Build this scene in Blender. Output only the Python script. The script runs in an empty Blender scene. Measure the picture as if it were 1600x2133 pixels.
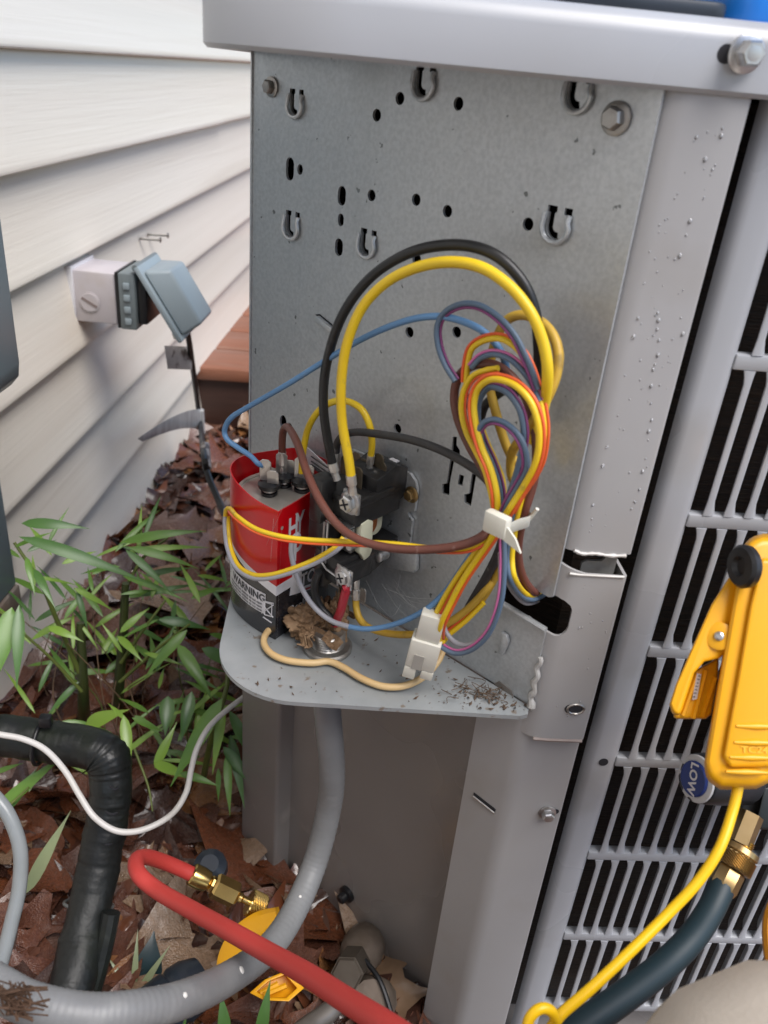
import bpy, bmesh, math, random
import numpy as np
from mathutils import Vector, Matrix, geometry, noise
random.seed(7)
sc = bpy.context.scene
col = sc.collection
R2 = 2 ** .5
# ------------------------------------------------------------------ camera, world, sun, exposure
S = 0.62                 # metres per working unit
GZ = 1.19                # eye height above the ground, working units
FPX, CX, CY = 1707., 800., 1066.5
def _n(v): v = np.array(v, float); return v / np.linalg.norm(v)
_D = _n((-300, 3154, 1707)); _Yh = np.array((105, -916, 1707.)); _Yh = _n(_Yh - _D * _Yh.dot(_D)); _Xh = np.cross(_D, _Yh)
_a = math.radians(5)
_X = _Xh * math.cos(_a) + _Yh * math.sin(_a); _Y = _Yh * math.cos(_a) - _Xh * math.sin(_a)
RM = np.stack([_X, _Y, -_D])
cam = bpy.data.cameras.new('Camera'); camo = bpy.data.objects.new('Camera', cam); col.objects.link(camo)
cam.sensor_fit = 'VERTICAL'; cam.sensor_height = 36; cam.sensor_width = 27
cam.lens = 36 * FPX / 2133; cam.clip_start = .01; cam.clip_end = 600
_m = Matrix(((RM[0][0], -RM[0][1], -RM[0][2]), (RM[1][0], -RM[1][1], -RM[1][2]), (RM[2][0], -RM[2][1], -RM[2][2])))
camo.matrix_world = Matrix.Translation((0, 0, GZ * S)) @ _m.to_4x4()
cam.dof.use_dof = True; cam.dof.focus_distance = .93 * S; cam.dof.aperture_fstop = 11
sc.camera = camo
w = bpy.data.worlds.new('World'); sc.world = w; w.use_nodes = True
nt = w.node_tree; bg = nt.nodes['Background']; sky = nt.nodes.new('ShaderNodeTexSky'); sky.sky_type = 'NISHITA'; sky.sun_disc = False
SUN_EL, SUN_AZ = 60., 135.      # azimuth measured from +Y towards +X
sky.sun_elevation = math.radians(SUN_EL); sky.sun_rotation = math.radians(SUN_AZ)
sky.air_density = 1.; sky.dust_density = 1.2; sky.ozone_density = 1.
nt.links.new(sky.outputs[0], bg.inputs[0]); bg.inputs[1].default_value = .072
sun = bpy.data.lights.new('Sun', 'SUN'); suno = bpy.data.objects.new('Sun', sun); col.objects.link(suno)
sun.energy = 1.35; sun.angle = math.radians(40); sun.color = (1, .96, .92)
_sd = Vector((math.sin(math.radians(SUN_AZ)) * math.cos(math.radians(SUN_EL)), math.cos(math.radians(SUN_AZ)) * math.cos(math.radians(SUN_EL)), math.sin(math.radians(SUN_EL))))
suno.rotation_euler = (-_sd).to_track_quat('-Z', 'Y').to_euler()
sc.view_settings.view_transform = 'Standard'; sc.view_settings.look = 'None'; sc.view_settings.gamma = 1
sc.view_settings.exposure = 1.55
sc.cycles.max_bounces = 6; sc.cycles.diffuse_bounces = 3; sc.cycles.glossy_bounces = 3; sc.cycles.transmission_bounces = 4; sc.cycles.caustics_reflective = False; sc.cycles.caustics_refractive = False

# ------------------------------------------------------------------ points
V = Vector
def ray(px, py): return RM @ np.array(((px - CX) / FPX, (py - CY) / FPX, 1.))
def onY(px, py, y): r = ray(px, py); return V(r * (y / r[1]))
def onZ(px, py, z): r = ray(px, py); return V(r * (z / r[2]))
def dep(px, py, d): return V(ray(px, py) * d)
def Wp(px, py, o=0.): r = ray(px, py); return V(r * ((.835 - o * R2) / (r[0] + r[1])))      # at o in front of the control panel
def Lp(t, o, z): return V((.21 + t / R2 - o / R2, .625 - t / R2 - o / R2, z))               # panel frame -> scene
def loc(p): return ((p[0] - p[1] + .415) / R2, (.835 - p[0] - p[1]) / R2, p[2])
def tz(px, py): q = loc(Wp(px, py)); return (q[0], q[2])
def Z6(zx, zy): return (840 + .4221 * zx, 560 + .4221 * zy)

# ------------------------------------------------------------------ mesh helpers
class MB:
    def __init__(s): s.v = []; s.f = []; s.mi = []
    def add(s, vs, fs, m=0):
        b = len(s.v); s.v += [tuple(v) for v in vs]; s.f += [tuple(i + b for i in f) for f in fs]; s.mi += [m] * len(fs); return s
    def box(s, fn, a0, a1, b0, b1, c0, c1, m=0):
        vs = [fn(a, b, c) for a in (a0, a1) for b in (b0, b1) for c in (c0, c1)]
        return s.add(vs, [(0, 1, 3, 2), (4, 6, 7, 5), (0, 4, 5, 1), (2, 3, 7, 6), (0, 2, 6, 4), (1, 5, 7, 3)], m)
    def tube(s, pts, r, n=8, m=0, cap=True):
        pts = [V(p) for p in pts]; k = len(pts)
        rs = r if isinstance(r, (list, tuple)) else [r] * k
        T = [(pts[min(i + 1, k - 1)] - pts[max(i - 1, 0)]).normalized() for i in range(k)]
        u = T[0].orthogonal().normalized(); vs = []
        for i in range(k):
            u = (u - T[i] * u.dot(T[i])).normalized(); w_ = T[i].cross(u)
            for j in range(n):
                a = 2 * math.pi * j / n; vs.append(pts[i] + (u * math.cos(a) + w_ * math.sin(a)) * rs[i])
        fs = [(i * n + j, i * n + (j + 1) % n, (i + 1) * n + (j + 1) % n, (i + 1) * n + j) for i in range(k - 1) for j in range(n)]
        if cap: fs += [tuple(range(n))[::-1], tuple((k - 1) * n + j for j in range(n))]
        return s.add(vs, fs, m)
    def lathe(s, p0, ax, prof, n=16, m=0, ph=0.):
        p0 = V(p0); ax = V(ax).normalized(); u = ax.orthogonal().normalized(); w_ = ax.cross(u); vs = []; k = len(prof)
        for h, r in prof:
            for j in range(n):
                a = 2 * math.pi * j / n + ph; vs.append(p0 + ax * h + (u * math.cos(a) + w_ * math.sin(a)) * r)
        fs = [(i * n + j, i * n + (j + 1) % n, (i + 1) * n + (j + 1) % n, (i + 1) * n + j) for i in range(k - 1) for j in range(n)]
        fs += [tuple(range(n))[::-1], tuple((k - 1) * n + j for j in range(n))]
        return s.add(vs, fs, m)
    def prism(s, pts, fn, c0, c1, m=0):
        k = len(pts); vs = [fn(a, b, c0) for a, b in pts] + [fn(a, b, c1) for a, b in pts]
        return s.add(vs, [tuple(range(k))[::-1], tuple(range(k, 2 * k))] + [(i, (i + 1) % k, k + (i + 1) % k, k + i) for i in range(k)], m)
    def sheet(s, outline, holes, fn, c0, c1, m=0, extra=()):
        pts = []; edges = []; loops = []
        for lp in [outline] + holes:
            b = len(pts); pts += [V(p[:2]) for p in lp]; k = len(lp); idx = list(range(b, b + k)); loops.append(idx)
            edges += [(idx[i], idx[(i + 1) % k]) for i in range(k)]
        for a, b in extra: k = len(pts); pts += [V(a), V(b)]; edges.append((k, k + 1))
        ov, oe, of, _, _, _ = geometry.delaunay_2d_cdt(pts, edges, [], 0, 1e-7)
        def inside(p, lp):
            c = False; k = len(lp); j = k - 1
            for i in range(k):
                if (lp[i][1] > p[1]) != (lp[j][1] > p[1]) and p[0] < (lp[j][0] - lp[i][0]) * (p[1] - lp[i][1]) / (lp[j][1] - lp[i][1]) + lp[i][0]: c = not c
                j = i
            return c
        keep = []
        for f in of:
            c = sum((ov[i] for i in f), V((0, 0))) / len(f)
            if inside(c, outline) and not any(inside(c, h) for h in holes): keep.append(tuple(f))
        n = len(ov); vs = [fn(p[0], p[1], c0) for p in ov] + [fn(p[0], p[1], c1) for p in ov]
        cnt = {}
        for f in keep:
            for i in range(len(f)):
                e = (f[i], f[(i + 1) % len(f)]); key = (min(e), max(e)); cnt.setdefault(key, []).append(e)
        fs = keep + [tuple(i + n for i in f)[::-1] for f in keep]
        for es in cnt.values():
            if len(es) == 1: a, b = es[0]; fs.append((b, a, a + n, b + n))
        return s.add(vs, fs, m)
OFF = {}
def mk(name, mb, mat, parent=None, smooth=35, bevel=0, seg=2, base=None, recalc=True, subd=0):
    """one mesh object from working-unit scene coordinates"""
    if parent is not None: off = OFF[parent.name]
    else:
        if base is None:
            A = np.array(mb.v); base = V(((A[:, 0].min() + A[:, 0].max()) / 2, (A[:, 1].min() + A[:, 1].max()) / 2, A[:, 2].min()))
        off = V(base)
    me = bpy.data.meshes.new(name)
    me.from_pydata([tuple((V(v) - off) * S) for v in mb.v], [], mb.f)
    mats = mat if isinstance(mat, (list, tuple)) else [mat]
    for m in mats: me.materials.append(m)
    if len(mats) > 1: me.polygons.foreach_set('material_index', mb.mi)
    if recalc or bevel or subd:
        bm = bmesh.new(); bm.from_mesh(me)
        if recalc: bmesh.ops.recalc_face_normals(bm, faces=bm.faces)
        if bevel:
            es = [e for e in bm.edges if len(e.link_faces) == 2 and e.calc_face_angle(0) > math.radians(40)]
            bmesh.ops.bevel(bm, geom=es, offset=bevel * S, segments=seg, profile=.5, affect='EDGES', clamp_overlap=True)
        bm.to_mesh(me); bm.free()
    if smooth:
        me.shade_smooth()
        me.set_sharp_from_angle(angle=math.radians(smooth))
    o = bpy.data.objects.new(name, me); col.objects.link(o)
    if parent is not None: o.parent = parent
    else: o.location = V((off.x, off.y, off.z + GZ)) * S
    OFF[o.name] = off
    if subd:
        md = o.modifiers.new('sub', 'SUBSURF'); md.levels = subd; md.render_levels = subd
    return o
def empty(name, base):
    o = bpy.data.objects.new(name, None); col.objects.link(o); base = V(base); o.empty_display_size = .02
    o.location = V((base.x, base.y, base.z + GZ)) * S; OFF[o.name] = base; return o
def tag(o, label=None, cat=None, group=None, kind=None):
    if label: o['label'] = label
    if cat: o['category'] = cat
    if group: o['group'] = group
    if kind: o['kind'] = kind
    return o
def smooth_path(pts, k=6):
    pts = [V(p) for p in pts]; n = len(pts); out = []
    if n < 3: return pts
    P = [pts[0] * 2 - pts[1]] + pts + [pts[-1] * 2 - pts[-2]]
    for i in range(1, n):
        a, b, c, d = P[i - 1], P[i], P[i + 1], P[i + 2]
        for j in range(k):
            t = j / k
            out.append(.5 * ((2 * b) + (c - a) * t + (2 * a - 5 * b + 4 * c - d) * t * t + (3 * b - a - 3 * c + d) * t ** 3))
    out.append(pts[-1]); return out
def arc(cx, cy, r, a0, a1, n): return [(cx + r * math.cos(math.radians(a0 + (a1 - a0) * i / n)), cy + r * math.sin(math.radians(a0 + (a1 - a0) * i / n))) for i in range(n + 1)]
def XYZ(x, y, z): return V((x, y, z))

# ------------------------------------------------------------------ materials
def M(name, c, c2=None, rough=.5, metal=0., nscale=20., bump=0., bscale=60., rvar=.0, stretch=(1, 1, 1), coat=0., spec=.5, dirt=None, dscale=9., dlo=.55, dhi=.75, trans=0., detail=3, c3=None, c3s=120., c3lo=.62, c3hi=.72, sss=0.):
    m = bpy.data.materials.new(name); m.use_nodes = True; t = m.node_tree; N = t.nodes; K = t.links; b = N['Principled BSDF']
    tc = N.new('ShaderNodeTexCoord'); mp = N.new('ShaderNodeMapping'); mp.inputs['Scale'].default_value = stretch; K.new(tc.outputs['Object'], mp.inputs[0])
    def nz(scale, det=detail):
        n = N.new('ShaderNodeTexNoise'); n.inputs['Scale'].default_value = scale; n.inputs['Detail'].default_value = det; K.new(mp.outputs[0], n.inputs['Vector']); return n
    def mix(a, bcol, fac):
        x = N.new('ShaderNodeMix'); x.data_type = 'RGBA'; K.new(fac, x.inputs[0])
        if hasattr(a, 'links'): K.new(a, x.inputs[6])
        else: x.inputs[6].default_value = (*a, 1)
        x.inputs[7].default_value = (*bcol, 1); return x.outputs[2]
    def ramp(fac, lo, hi):
        r = N.new('ShaderNodeMapRange'); r.inputs[1].default_value = lo; r.inputs[2].default_value = hi; K.new(fac, r.inputs[0]); return r.outputs[0]
    cur = c; nn = None
    if c2 is not None:
        nn = nz(nscale); cur = mix(c, c2, ramp(nn.outputs[0], .35, .65))
    if c3 is not None: cur = mix(cur, c3, ramp(nz(c3s, 2).outputs[0], c3lo, c3hi))
    if dirt is not None: cur = mix(cur, dirt, ramp(nz(dscale, 4).outputs[0], dlo, dhi))
    if hasattr(cur, 'links'): K.new(cur, b.inputs['Base Color'])
    else: b.inputs['Base Color'].default_value = (*cur, 1)
    b.inputs['Roughness'].default_value = rough; b.inputs['Metallic'].default_value = metal; b.inputs['Specular IOR Level'].default_value = spec
    b.inputs['Coat Weight'].default_value = coat; b.inputs['Coat Roughness'].default_value = .12; b.inputs['Transmission Weight'].default_value = trans
    if sss: b.inputs['Subsurface Weight'].default_value = sss; b.inputs['Subsurface Radius'].default_value = (.004, .003, .002)
    if rvar:
        r = N.new('ShaderNodeMapRange'); r.inputs[1].default_value = .3; r.inputs[2].default_value = .7; r.inputs[3].default_value = max(0, rough - rvar); r.inputs[4].default_value = min(1, rough + rvar)
        K.new(nz(nscale * .7).outputs[0], r.inputs[0]); K.new(r.outputs[0], b.inputs['Roughness'])
    if bump:
        bn = N.new('ShaderNodeBump'); bn.inputs['Strength'].default_value = bump; bn.inputs['Distance'].default_value = .002; K.new(nz(bscale).outputs[0], bn.inputs['Height']); K.new(bn.outputs[0], b.inputs['Normal'])
    return m
PAINT = M('painted_steel', (.42, .435, .465), (.39, .40, .42), rough=.32, nscale=7, rvar=.1, bump=.03, bscale=25, dirt=(.32, .31, .30), dscale=11, dlo=.56, dhi=.8)
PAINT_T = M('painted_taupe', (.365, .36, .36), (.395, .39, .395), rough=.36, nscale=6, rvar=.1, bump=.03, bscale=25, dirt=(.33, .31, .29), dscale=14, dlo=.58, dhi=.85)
PAINT_SHADE = M('painted_taupe_shaded', (.27, .25, .24), (.24, .22, .21), rough=.26, nscale=5, rvar=.12, bump=.03, bscale=30, dirt=(.44, .41, .37), dscale=16, dlo=.62, dhi=.85)  # same taupe paint as the posts, shade of the recess put into the colour
GALV = M('galvanized', (.52, .54, .55), (.45, .47, .48), rough=.38, metal=.5, nscale=420, rvar=.06, bump=.05, bscale=500, dirt=(.40, .415, .415), dscale=14, dlo=.60, dhi=.80, detail=2, c3=(.17, .18, .18), c3s=170, c3lo=.715, c3hi=.74)
GALV_D = M('galvanized_dusty', (.40, .425, .435), (.35, .375, .385), rough=.5, metal=.45, nscale=60, bump=.08, bscale=120, dirt=(.26, .22, .18), dscale=130, dlo=.64, dhi=.72, detail=6)
ZINC = M('zinc_screw', (.62, .62, .62), (.5, .5, .5), rough=.3, metal=.95, nscale=90)
STEEL = M('dull_steel', (.40, .39, .37), (.30, .28, .26), rough=.4, metal=.85, nscale=80, rvar=.1)
TERM = M('tin_terminal', (.78, .76, .72), (.66, .63, .58), rough=.28, metal=.8, nscale=60)
DARKTAB = M('brown_brass_tab', (.16, .13, .09), (.11, .09, .06), rough=.45, metal=.6, nscale=70)
BRASS = M('brass', (.72, .52, .20), (.60, .42, .15), rough=.24, metal=1, nscale=40, rvar=.06)
BRASS_D = M('old_brass', (.42, .30, .15), (.34, .23, .10), rough=.32, metal=.9, nscale=50)
BLACKP = M('black_bakelite', (.012, .012, .013), (.018, .0175, .017), rough=.36, nscale=60, bump=.05, bscale=300, dirt=(.075, .07, .065), dscale=40, dlo=.56, dhi=.8)
BLACKW = M('black_wire', (.010, .0105, .011), (.015, .015, .015), rough=.42, nscale=60, dirt=(.10, .10, .095), dscale=70, dlo=.62, dhi=.85)
GREYBLK = M('dusty_black_wire', (.03, .029, .029), (.042, .04, .039), rough=.55, nscale=60, dirt=(.2, .19, .18), dscale=120, dlo=.66, dhi=.8)
YEL = M('yellow_wire', (.80, .56, .02), (.74, .49, .015), rough=.4, nscale=30, dirt=(.35, .25, .05), dscale=90, dlo=.66, dhi=.8)
YELD = M('mustard_wire', (.56, .36, .045), (.46, .28, .03), rough=.5, nscale=30, dirt=(.2, .13, .04), dscale=90, dlo=.58, dhi=.75)
ORG = M('orange_wire', (.78, .13, .025), (.70, .10, .03), rough=.4, nscale=30)
BLU = M('blue_wire', (.12, .26, .46), (.10, .22, .40), rough=.42, nscale=30, dirt=(.3, .32, .34), dscale=110, dlo=.68, dhi=.8)
SLATE = M('slate_blue_wire', (.09, .14, .21), (.11, .16, .23), rough=.42, nscale=30)
PURP = M('purple_wire', (.22, .05, .17), (.19, .04, .13), rough=.42, nscale=30)
PINK = M('pink_wire', (.62, .17, .38), (.55, .13, .33), rough=.4, nscale=30)
GREYW = M('grey_wire', (.34, .34, .37), (.29, .29, .32), rough=.42, nscale=30)
BRN = M('brown_wire', (.15, .05, .034), (.12, .041, .029), rough=.48, nscale=30, dirt=(.35, .24, .2), dscale=140, dlo=.66, dhi=.78)
TAN = M('tan_wire', (.56, .36, .15), (.62, .45, .23), rough=.5, nscale=14, dirt=(.35, .22, .10), dscale=60, dlo=.62, dhi=.8)
REDW = M('red_wire', (.42, .02, .035), (.36, .015, .03), rough=.35, nscale=30)
NYLON = M('white_nylon', (.72, .70, .62), (.66, .64, .55), rough=.45, nscale=20, sss=.1, dirt=(.42, .38, .30), dscale=60, dlo=.66, dhi=.82)
IVORY = M('ivory_plastic', (.66, .66, .50), (.58, .57, .42), rough=.45, nscale=30, dirt=(.3, .28, .2), dscale=50, dlo=.66, dhi=.85)
COPPER = M('copper_coil', (.50, .16, .035), (.38, .11, .02), rough=.3, metal=.6, nscale=200, stretch=(1, 1, 8))
REDL = M('red_label', (.52, .003, .007), (.46, .003, .007), rough=.28, nscale=8, coat=.12, bump=.02, bscale=20, dirt=(.48, .03, .03), dscale=30, dlo=.66, dhi=.85)
WHTL = M('white_label', (.72, .71, .74), (.66, .65, .67), rough=.3, nscale=12, dirt=(.45, .42, .4), dscale=40, dlo=.66, dhi=.85)
BLKL = M('black_label', (.014, .014, .017), (.02, .02, .024), rough=.24, nscale=12, coat=.25, dirt=(.10, .095, .09), dscale=34, dlo=.62, dhi=.85)
INKG = M('grey_ink', (.05, .05, .055), rough=.6)
INKW = M('white_ink', (.62, .61, .63), rough=.5)
CANM = M('can_top', (.56, .53, .47), (.66, .63, .57), rough=.34, metal=.6, nscale=25, dirt=(.30, .25, .2), dscale=40, dlo=.6, dhi=.8)
RUBB = M('black_rubber', (.009, .0095, .011), (.013, .013, .015), rough=.35, nscale=40)
PAPER = M('brown_paper', (.25, .155, .085), (.19, .115, .06), rough=.85, nscale=60, bump=.6, bscale=180, c3=(.32, .21, .12), c3s=90, c3lo=.5, c3hi=.7)
CONDUIT = M('grey_conduit', (.215, .22, .225), (.17, .175, .18), rough=.46, nscale=18, rvar=.1, bump=.1, bscale=60, dirt=(.29, .295, .29), dscale=26, dlo=.58, dhi=.8)
SIDING = M('vinyl_siding', (.77, .72, .635), (.73, .675, .59), rough=.34, nscale=5, rvar=.06, bump=.18, bscale=34, stretch=(1, .09, 6), dirt=(.58, .52, .43), dscale=3, dlo=.60, dhi=.86)
SOIL = M('soil', (.12, .052, .033), (.075, .034, .022), rough=.55, nscale=25, bump=1., bscale=60, rvar=.2)
LEAFM = [M('dead_leaf_%s' % n, c, c2, rough=.24, nscale=30, rvar=.14, bump=.5, bscale=70, coat=.35) for n, c, c2 in (
    ('umber', (.105, .040, .026), (.15, .062, .038)), ('russet', (.18, .058, .026), (.125, .045, .022)), ('ochre', (.28, .125, .045), (.21, .09, .035)), ('pinkish', (.18, .10, .075), (.135, .072, .052)), ('dark', (.045, .020, .015), (.065, .03, .021)), ('pale', (.30, .195, .125), (.22, .14, .085)))]
GRN = [M('bamboo_leaf_%s' % n, c, c2, rough=.36, nscale=14, stretch=(1, 1, 1), rvar=.08, spec=.5) for n, c, c2 in (
    ('mid', (.15, .29, .045), (.10, .21, .035)), ('dark', (.065, .155, .035), (.09, .19, .045)), ('bright', (.26, .42, .06), (.19, .33, .05)), ('grey', (.24, .28, .15), (.20, .24, .13)))]
STEMM = M('bamboo_stem', (.16, .20, .045), (.10, .13, .03), rough=.4, nscale=18)
STALK = M('bamboo_stalk', (.035, .05, .016), (.06, .075, .02), rough=.4, nscale=18)
FOAM = M('black_foam_insulation', (.007, .0085, .009), (.010, .0125, .0115), rough=.5, nscale=12, bump=1., bscale=60, rvar=.15, dirt=(.02, .028, .013), dscale=14, dlo=.52, dhi=.8)
WHTC = M('white_cable', (.66, .64, .62), (.60, .58, .55), rough=.4, nscale=20, dirt=(.42, .4, .36), dscale=30, dlo=.6, dhi=.85)
PVC = M('grey_pvc', (.25, .27, .28), (.20, .22, .23), rough=.35, nscale=20, rvar=.1, dirt=(.2, .22, .21), dscale=30, dlo=.6, dhi=.8)
REDH = M('red_hose', (.50, .048, .04), (.44, .04, .034), rough=.55, nscale=10, bump=.04, bscale=200)
TEALH = M('dark_teal_hose', (.007, .021, .028), (.009, .025, .033), rough=.5, nscale=12)
CLAMPY = M('yellow_plastic', (.82, .40, .008), (.78, .37, .008), rough=.36, nscale=8, dirt=(.45, .22, .02), dscale=60, dlo=.70, dhi=.85)
CORDY = M('yellow_cord', (.85, .52, .006), (.82, .49, .006), rough=.38, nscale=8)
BOXPINK = M('white_box_plastic', (.56, .52, .54), (.52, .48, .49), rough=.4, nscale=10, dirt=(.42, .36, .3), dscale=14, dlo=.6, dhi=.85)
BOXGREY = M('grey_cover_plastic', (.33, .39, .42), (.30, .36, .39), rough=.4, nscale=10)
BOXDK = M('grey_frame_plastic', (.20, .235, .24), (.17, .20, .21), rough=.45, nscale=10)
BLUGREY = M('blue_grey_steel', (.15, .205, .23), (.17, .225, .25), rough=.35, nscale=6, rvar=.1, dirt=(.20, .22, .23), dscale=12, dlo=.62, dhi=.8)
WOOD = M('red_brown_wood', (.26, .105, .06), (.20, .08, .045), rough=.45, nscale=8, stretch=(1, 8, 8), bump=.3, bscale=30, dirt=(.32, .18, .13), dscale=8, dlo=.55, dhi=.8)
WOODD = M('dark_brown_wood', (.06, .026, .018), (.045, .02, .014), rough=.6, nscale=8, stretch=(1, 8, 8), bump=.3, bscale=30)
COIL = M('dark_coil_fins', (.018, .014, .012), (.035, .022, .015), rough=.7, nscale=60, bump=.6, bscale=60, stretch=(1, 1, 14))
INSIDE = M('dark_cabinet_inside', (.02, .02, .025), rough=.8)
DROP = M('water', (.62, .625, .64), rough=.03, trans=.45, spec=1.)
BLUEP = M('blue_plastic', (.02, .25, .80), (.02, .22, .74), rough=.35, nscale=8)
KNOBB = M('blue_knob_insert', (.008, .028, .16), (.010, .034, .19), rough=.35, nscale=20)
CHIP = M('chipped_black_paint', (.012, .014, .018), (.02, .022, .026), rough=.35, nscale=30, c3=(.52, .52, .53), c3s=38, c3lo=.59, c3hi=.60)
CHIPW = M('worn_rim', (.50, .50, .51), (.45, .45, .46), rough=.45, nscale=30, c3=(.03, .03, .035), c3s=60, c3lo=.56, c3hi=.57)
BLKRUB = M('black_gauge_rubber', (.013, .015, .017), (.018, .02, .022), rough=.5, nscale=20)
TROUSER = M('beige_cotton', (.60, .54, .46), (.56, .50, .42), rough=.9, nscale=12, bump=.12, bscale=420)
SHOE = M('brown_leather', (.06, .035, .02), (.045, .026, .015), rough=.55, nscale=20)
SEAL = M('silicone_sealant', (.50, .50, .49), (.40, .39, .37), rough=.35, nscale=60, bump=.6, bscale=90)
CHIPP = M('bare_edge', (.66, .65, .63), (.52, .50, .47), rough=.5, nscale=70)
ROOTM = M('fine_roots', (.07, .035, .02), (.10, .055, .03), rough=.8, nscale=40)
TAGM = M('cord_tag', (.46, .43, .40), (.36, .335, .31), rough=.35, nscale=40, dirt=(.14, .12, .11), dscale=60, dlo=.55, dhi=.62)
TAGC = M('clear_tag', (.55, .55, .54), (.42, .41, .40), rough=.25, nscale=90, stretch=(1, 1, .2))
STICK = M('pale_blue_sticker', (.50, .60, .64), (.46, .56, .60), rough=.4, nscale=20)
DKBLUE = M('dark_blue_grey_plastic', (.018, .024, .034), (.024, .032, .045), rough=.38, nscale=12, rvar=.1)
DEBRIS = M('brown_debris', (.13, .085, .055), (.07, .045, .03), rough=.9, nscale=120)
COBWEB = M('cobweb', (.45, .44, .43), rough=.8)

# ------------------------------------------------------------------ ground
GZB = -GZ
def gh(x, y):
    h = GZB + .03 * noise.noise(V((x * 2.2, y * 2.2, 1.7))) + .012 * noise.noise(V((x * 9, y * 9, 4.1)))
    h += .012 * max(0, min(1, (-.38 + .0875 * y - x) * 3.0 + .2)) if x < .3 else 0
    return h if math.hypot(x, y) < 40 else GZB
g = MB(); xs = [-500, -120, -30, -10, -4, -2.2] + [-1.6 + .05 * i for i in range(60)] + [1.6, 2.2, 4, 10, 30, 120, 500]
ys = [-500, -120, -30, -10, -4, -1.5] + [-.6 + .06 * i for i in range(75)] + [4.1, 5, 8, 16, 40, 150, 500]
g.add([V((x, y, gh(x, y))) for y in ys for x in xs], [(j * len(xs) + i, j * len(xs) + i + 1, (j + 1) * len(xs) + i + 1, (j + 1) * len(xs) + i) for j in range(len(ys) - 1) for i in range(len(xs) - 1)])
ground = mk('ground', g, SOIL, base=(0, 0, GZB), smooth=60, recalc=False); tag(ground, 'wet red-brown soil covered in fallen leaves', kind='structure')

# ------------------------------------------------------------------ house wall with lap siding
yh = RM @ _Yh; KW = .73
WN = V((yh[1], -yh[0], 0)); WT = V((yh[0], yh[1], 0))         # outward normal (towards +x), direction along the wall
def wl(n, s, z): return WN * (-KW + n) + WT * s + V((0, 0, z))   # n out of the wall, s along it, z up
def onW(px, py, n=0.): r = ray(px, py); return V(r * ((-KW + n) / (r[0] * WN.x + r[1] * WN.y)))
wall = empty('house_wall', wl(0, 1.3, -1.17)); tag(wall, 'house wall clad in off-white wood-grain lap siding left of the unit', 'wall')
EXP = .1905; z0 = -.0195
mb = MB(); mb.box(wl, -.2, -.014, -6, 9, -1.15, 3.45); mk('wall_sheathing', mb, WHTL, wall)
bounds = [z0 + EXP * k for k in range(17, -7, -1)]
bounds = [b for b in bounds if b > -1.17]
for i, b in enumerate(bounds):
    segs = [(-6, 9)]
    if abs(b - z0) < .01 or abs(b - (z0 - EXP)) < .01: ss_ = onW(455, 190, .012).dot(WT); segs = [(-6, ss_), (ss_ - .03, 9)]
    for q, (s0, s1) in enumerate(segs):
        mb = MB(); e = .005 * (q == 0 and len(segs) > 1)
        prof = [(-.012, EXP + .004), (.001 + e, EXP - .001), (.010 + e, EXP * .6), (.0225 + e, .014), (.0250 + e, .005), (.0240 + e, .0), (.019 + e, -.003), (.000, .003)]
        k = len(prof); n = 24 if b < .4 else 3; vs = []
        for j in range(n + 1):
            s = s0 + (s1 - s0) * j / n
            for a, z in prof: vs.append(wl(a, s, b + z))
        fs = [(j * k + a, j * k + a + 1, (j + 1) * k + a + 1, (j + 1) * k + a) for j in range(n) for a in range(k - 1)] + [tuple(range(k)), tuple(n * k + a for a in range(k))[::-1]]
        mb.add(vs, fs); p = mk('siding_plank', mb, SIDING, wall, smooth=28)
zb = bounds[-1]
mb = MB(); mb.box(wl, -.014, .006, -6, 9, zb - .035, zb - .003); mk('starter_strip', mb, M('dirty_strip', (.30, .24, .18), (.18, .13, .09), rough=.6, nscale=8, stretch=(1, .4, 4)), wall, bevel=.003)
mb = MB(); mb.box(wl, -.2, -.02, -6, 9, -1.6, zb - .03); mk('foundation', mb, M('block_foundation', (.20, .17, .14), (.13, .10, .08), rough=.8, nscale=14, bump=.5, bscale=40), wall)

mb = MB(); mb.box(wl, -.2, .50, -6, 9, 3.452, 3.49); mk('added_soffit', mb, WHTL, wall)  # unseen eave, added to block sky light from the house side
mb = MB(); mb.box(wl, .502, .54, -6, 9, 3.40, 3.75); mk('added_fascia', mb, WHTL, wall)  # unseen front board of the added sky-blocking eave
# two nails in the siding above the outlet
for px, py in ((305, 497), (322, 488)):
    a = onW(px - 16, py, .006); mb = MB(); q = a + V((.002, 0, .0)); e = q + WN * .05 + WT * .01
    mb.tube([q, e], .0035, 6); mb.lathe(e, WN, [(0, .0035), (.001, .0075), (.003, .0075), (.004, .004)], 8)
    o = mk('nail', mb, STEEL); tag(o, 'bent dark nail, %s of two sticking out of siding above outlet' % ('lower left' if px < 310 else 'upper right'), 'nail', 'nails above the outlet')

# ------------------------------------------------------------------ outlet box on the siding
ob = onW(186, 594, .0)
osx = (ob - V((0, 0, 0))).dot(WT); oz = ob.z
def ol(n, s, z): return wl(n, osx + s, oz + z)
box = empty('outlet_box', ol(0, 0, -.06)); tag(box, 'white outdoor outlet box with grey hinged cover, mounted on siding', 'outlet box')
s_front = (onW(138, 592)).dot(WT) - osx
sN = s_front; sB = s_front + .12; zt, zbm = .062, -.048
mb = MB(); mb.box(ol, -.005, .105, sN, sB, zbm, zt); mk('box', mb, BOXPINK, box, bevel=.005)
mb = MB(); mb.box(ol, -.004, .016, sN - .006, sB + .006, zbm - .007, zt + .007); mk('mounting_block', mb, WHTL, box, bevel=.003)
c = ol(.048, sN - .001, -.003)
mb = MB(); mb.lathe(c, -WT, [(0, .022), (.002, .022), (.002, .0195), (.0035, .019)], 20); pl = mk('screw_plug', mb, BOXPINK, box)
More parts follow.
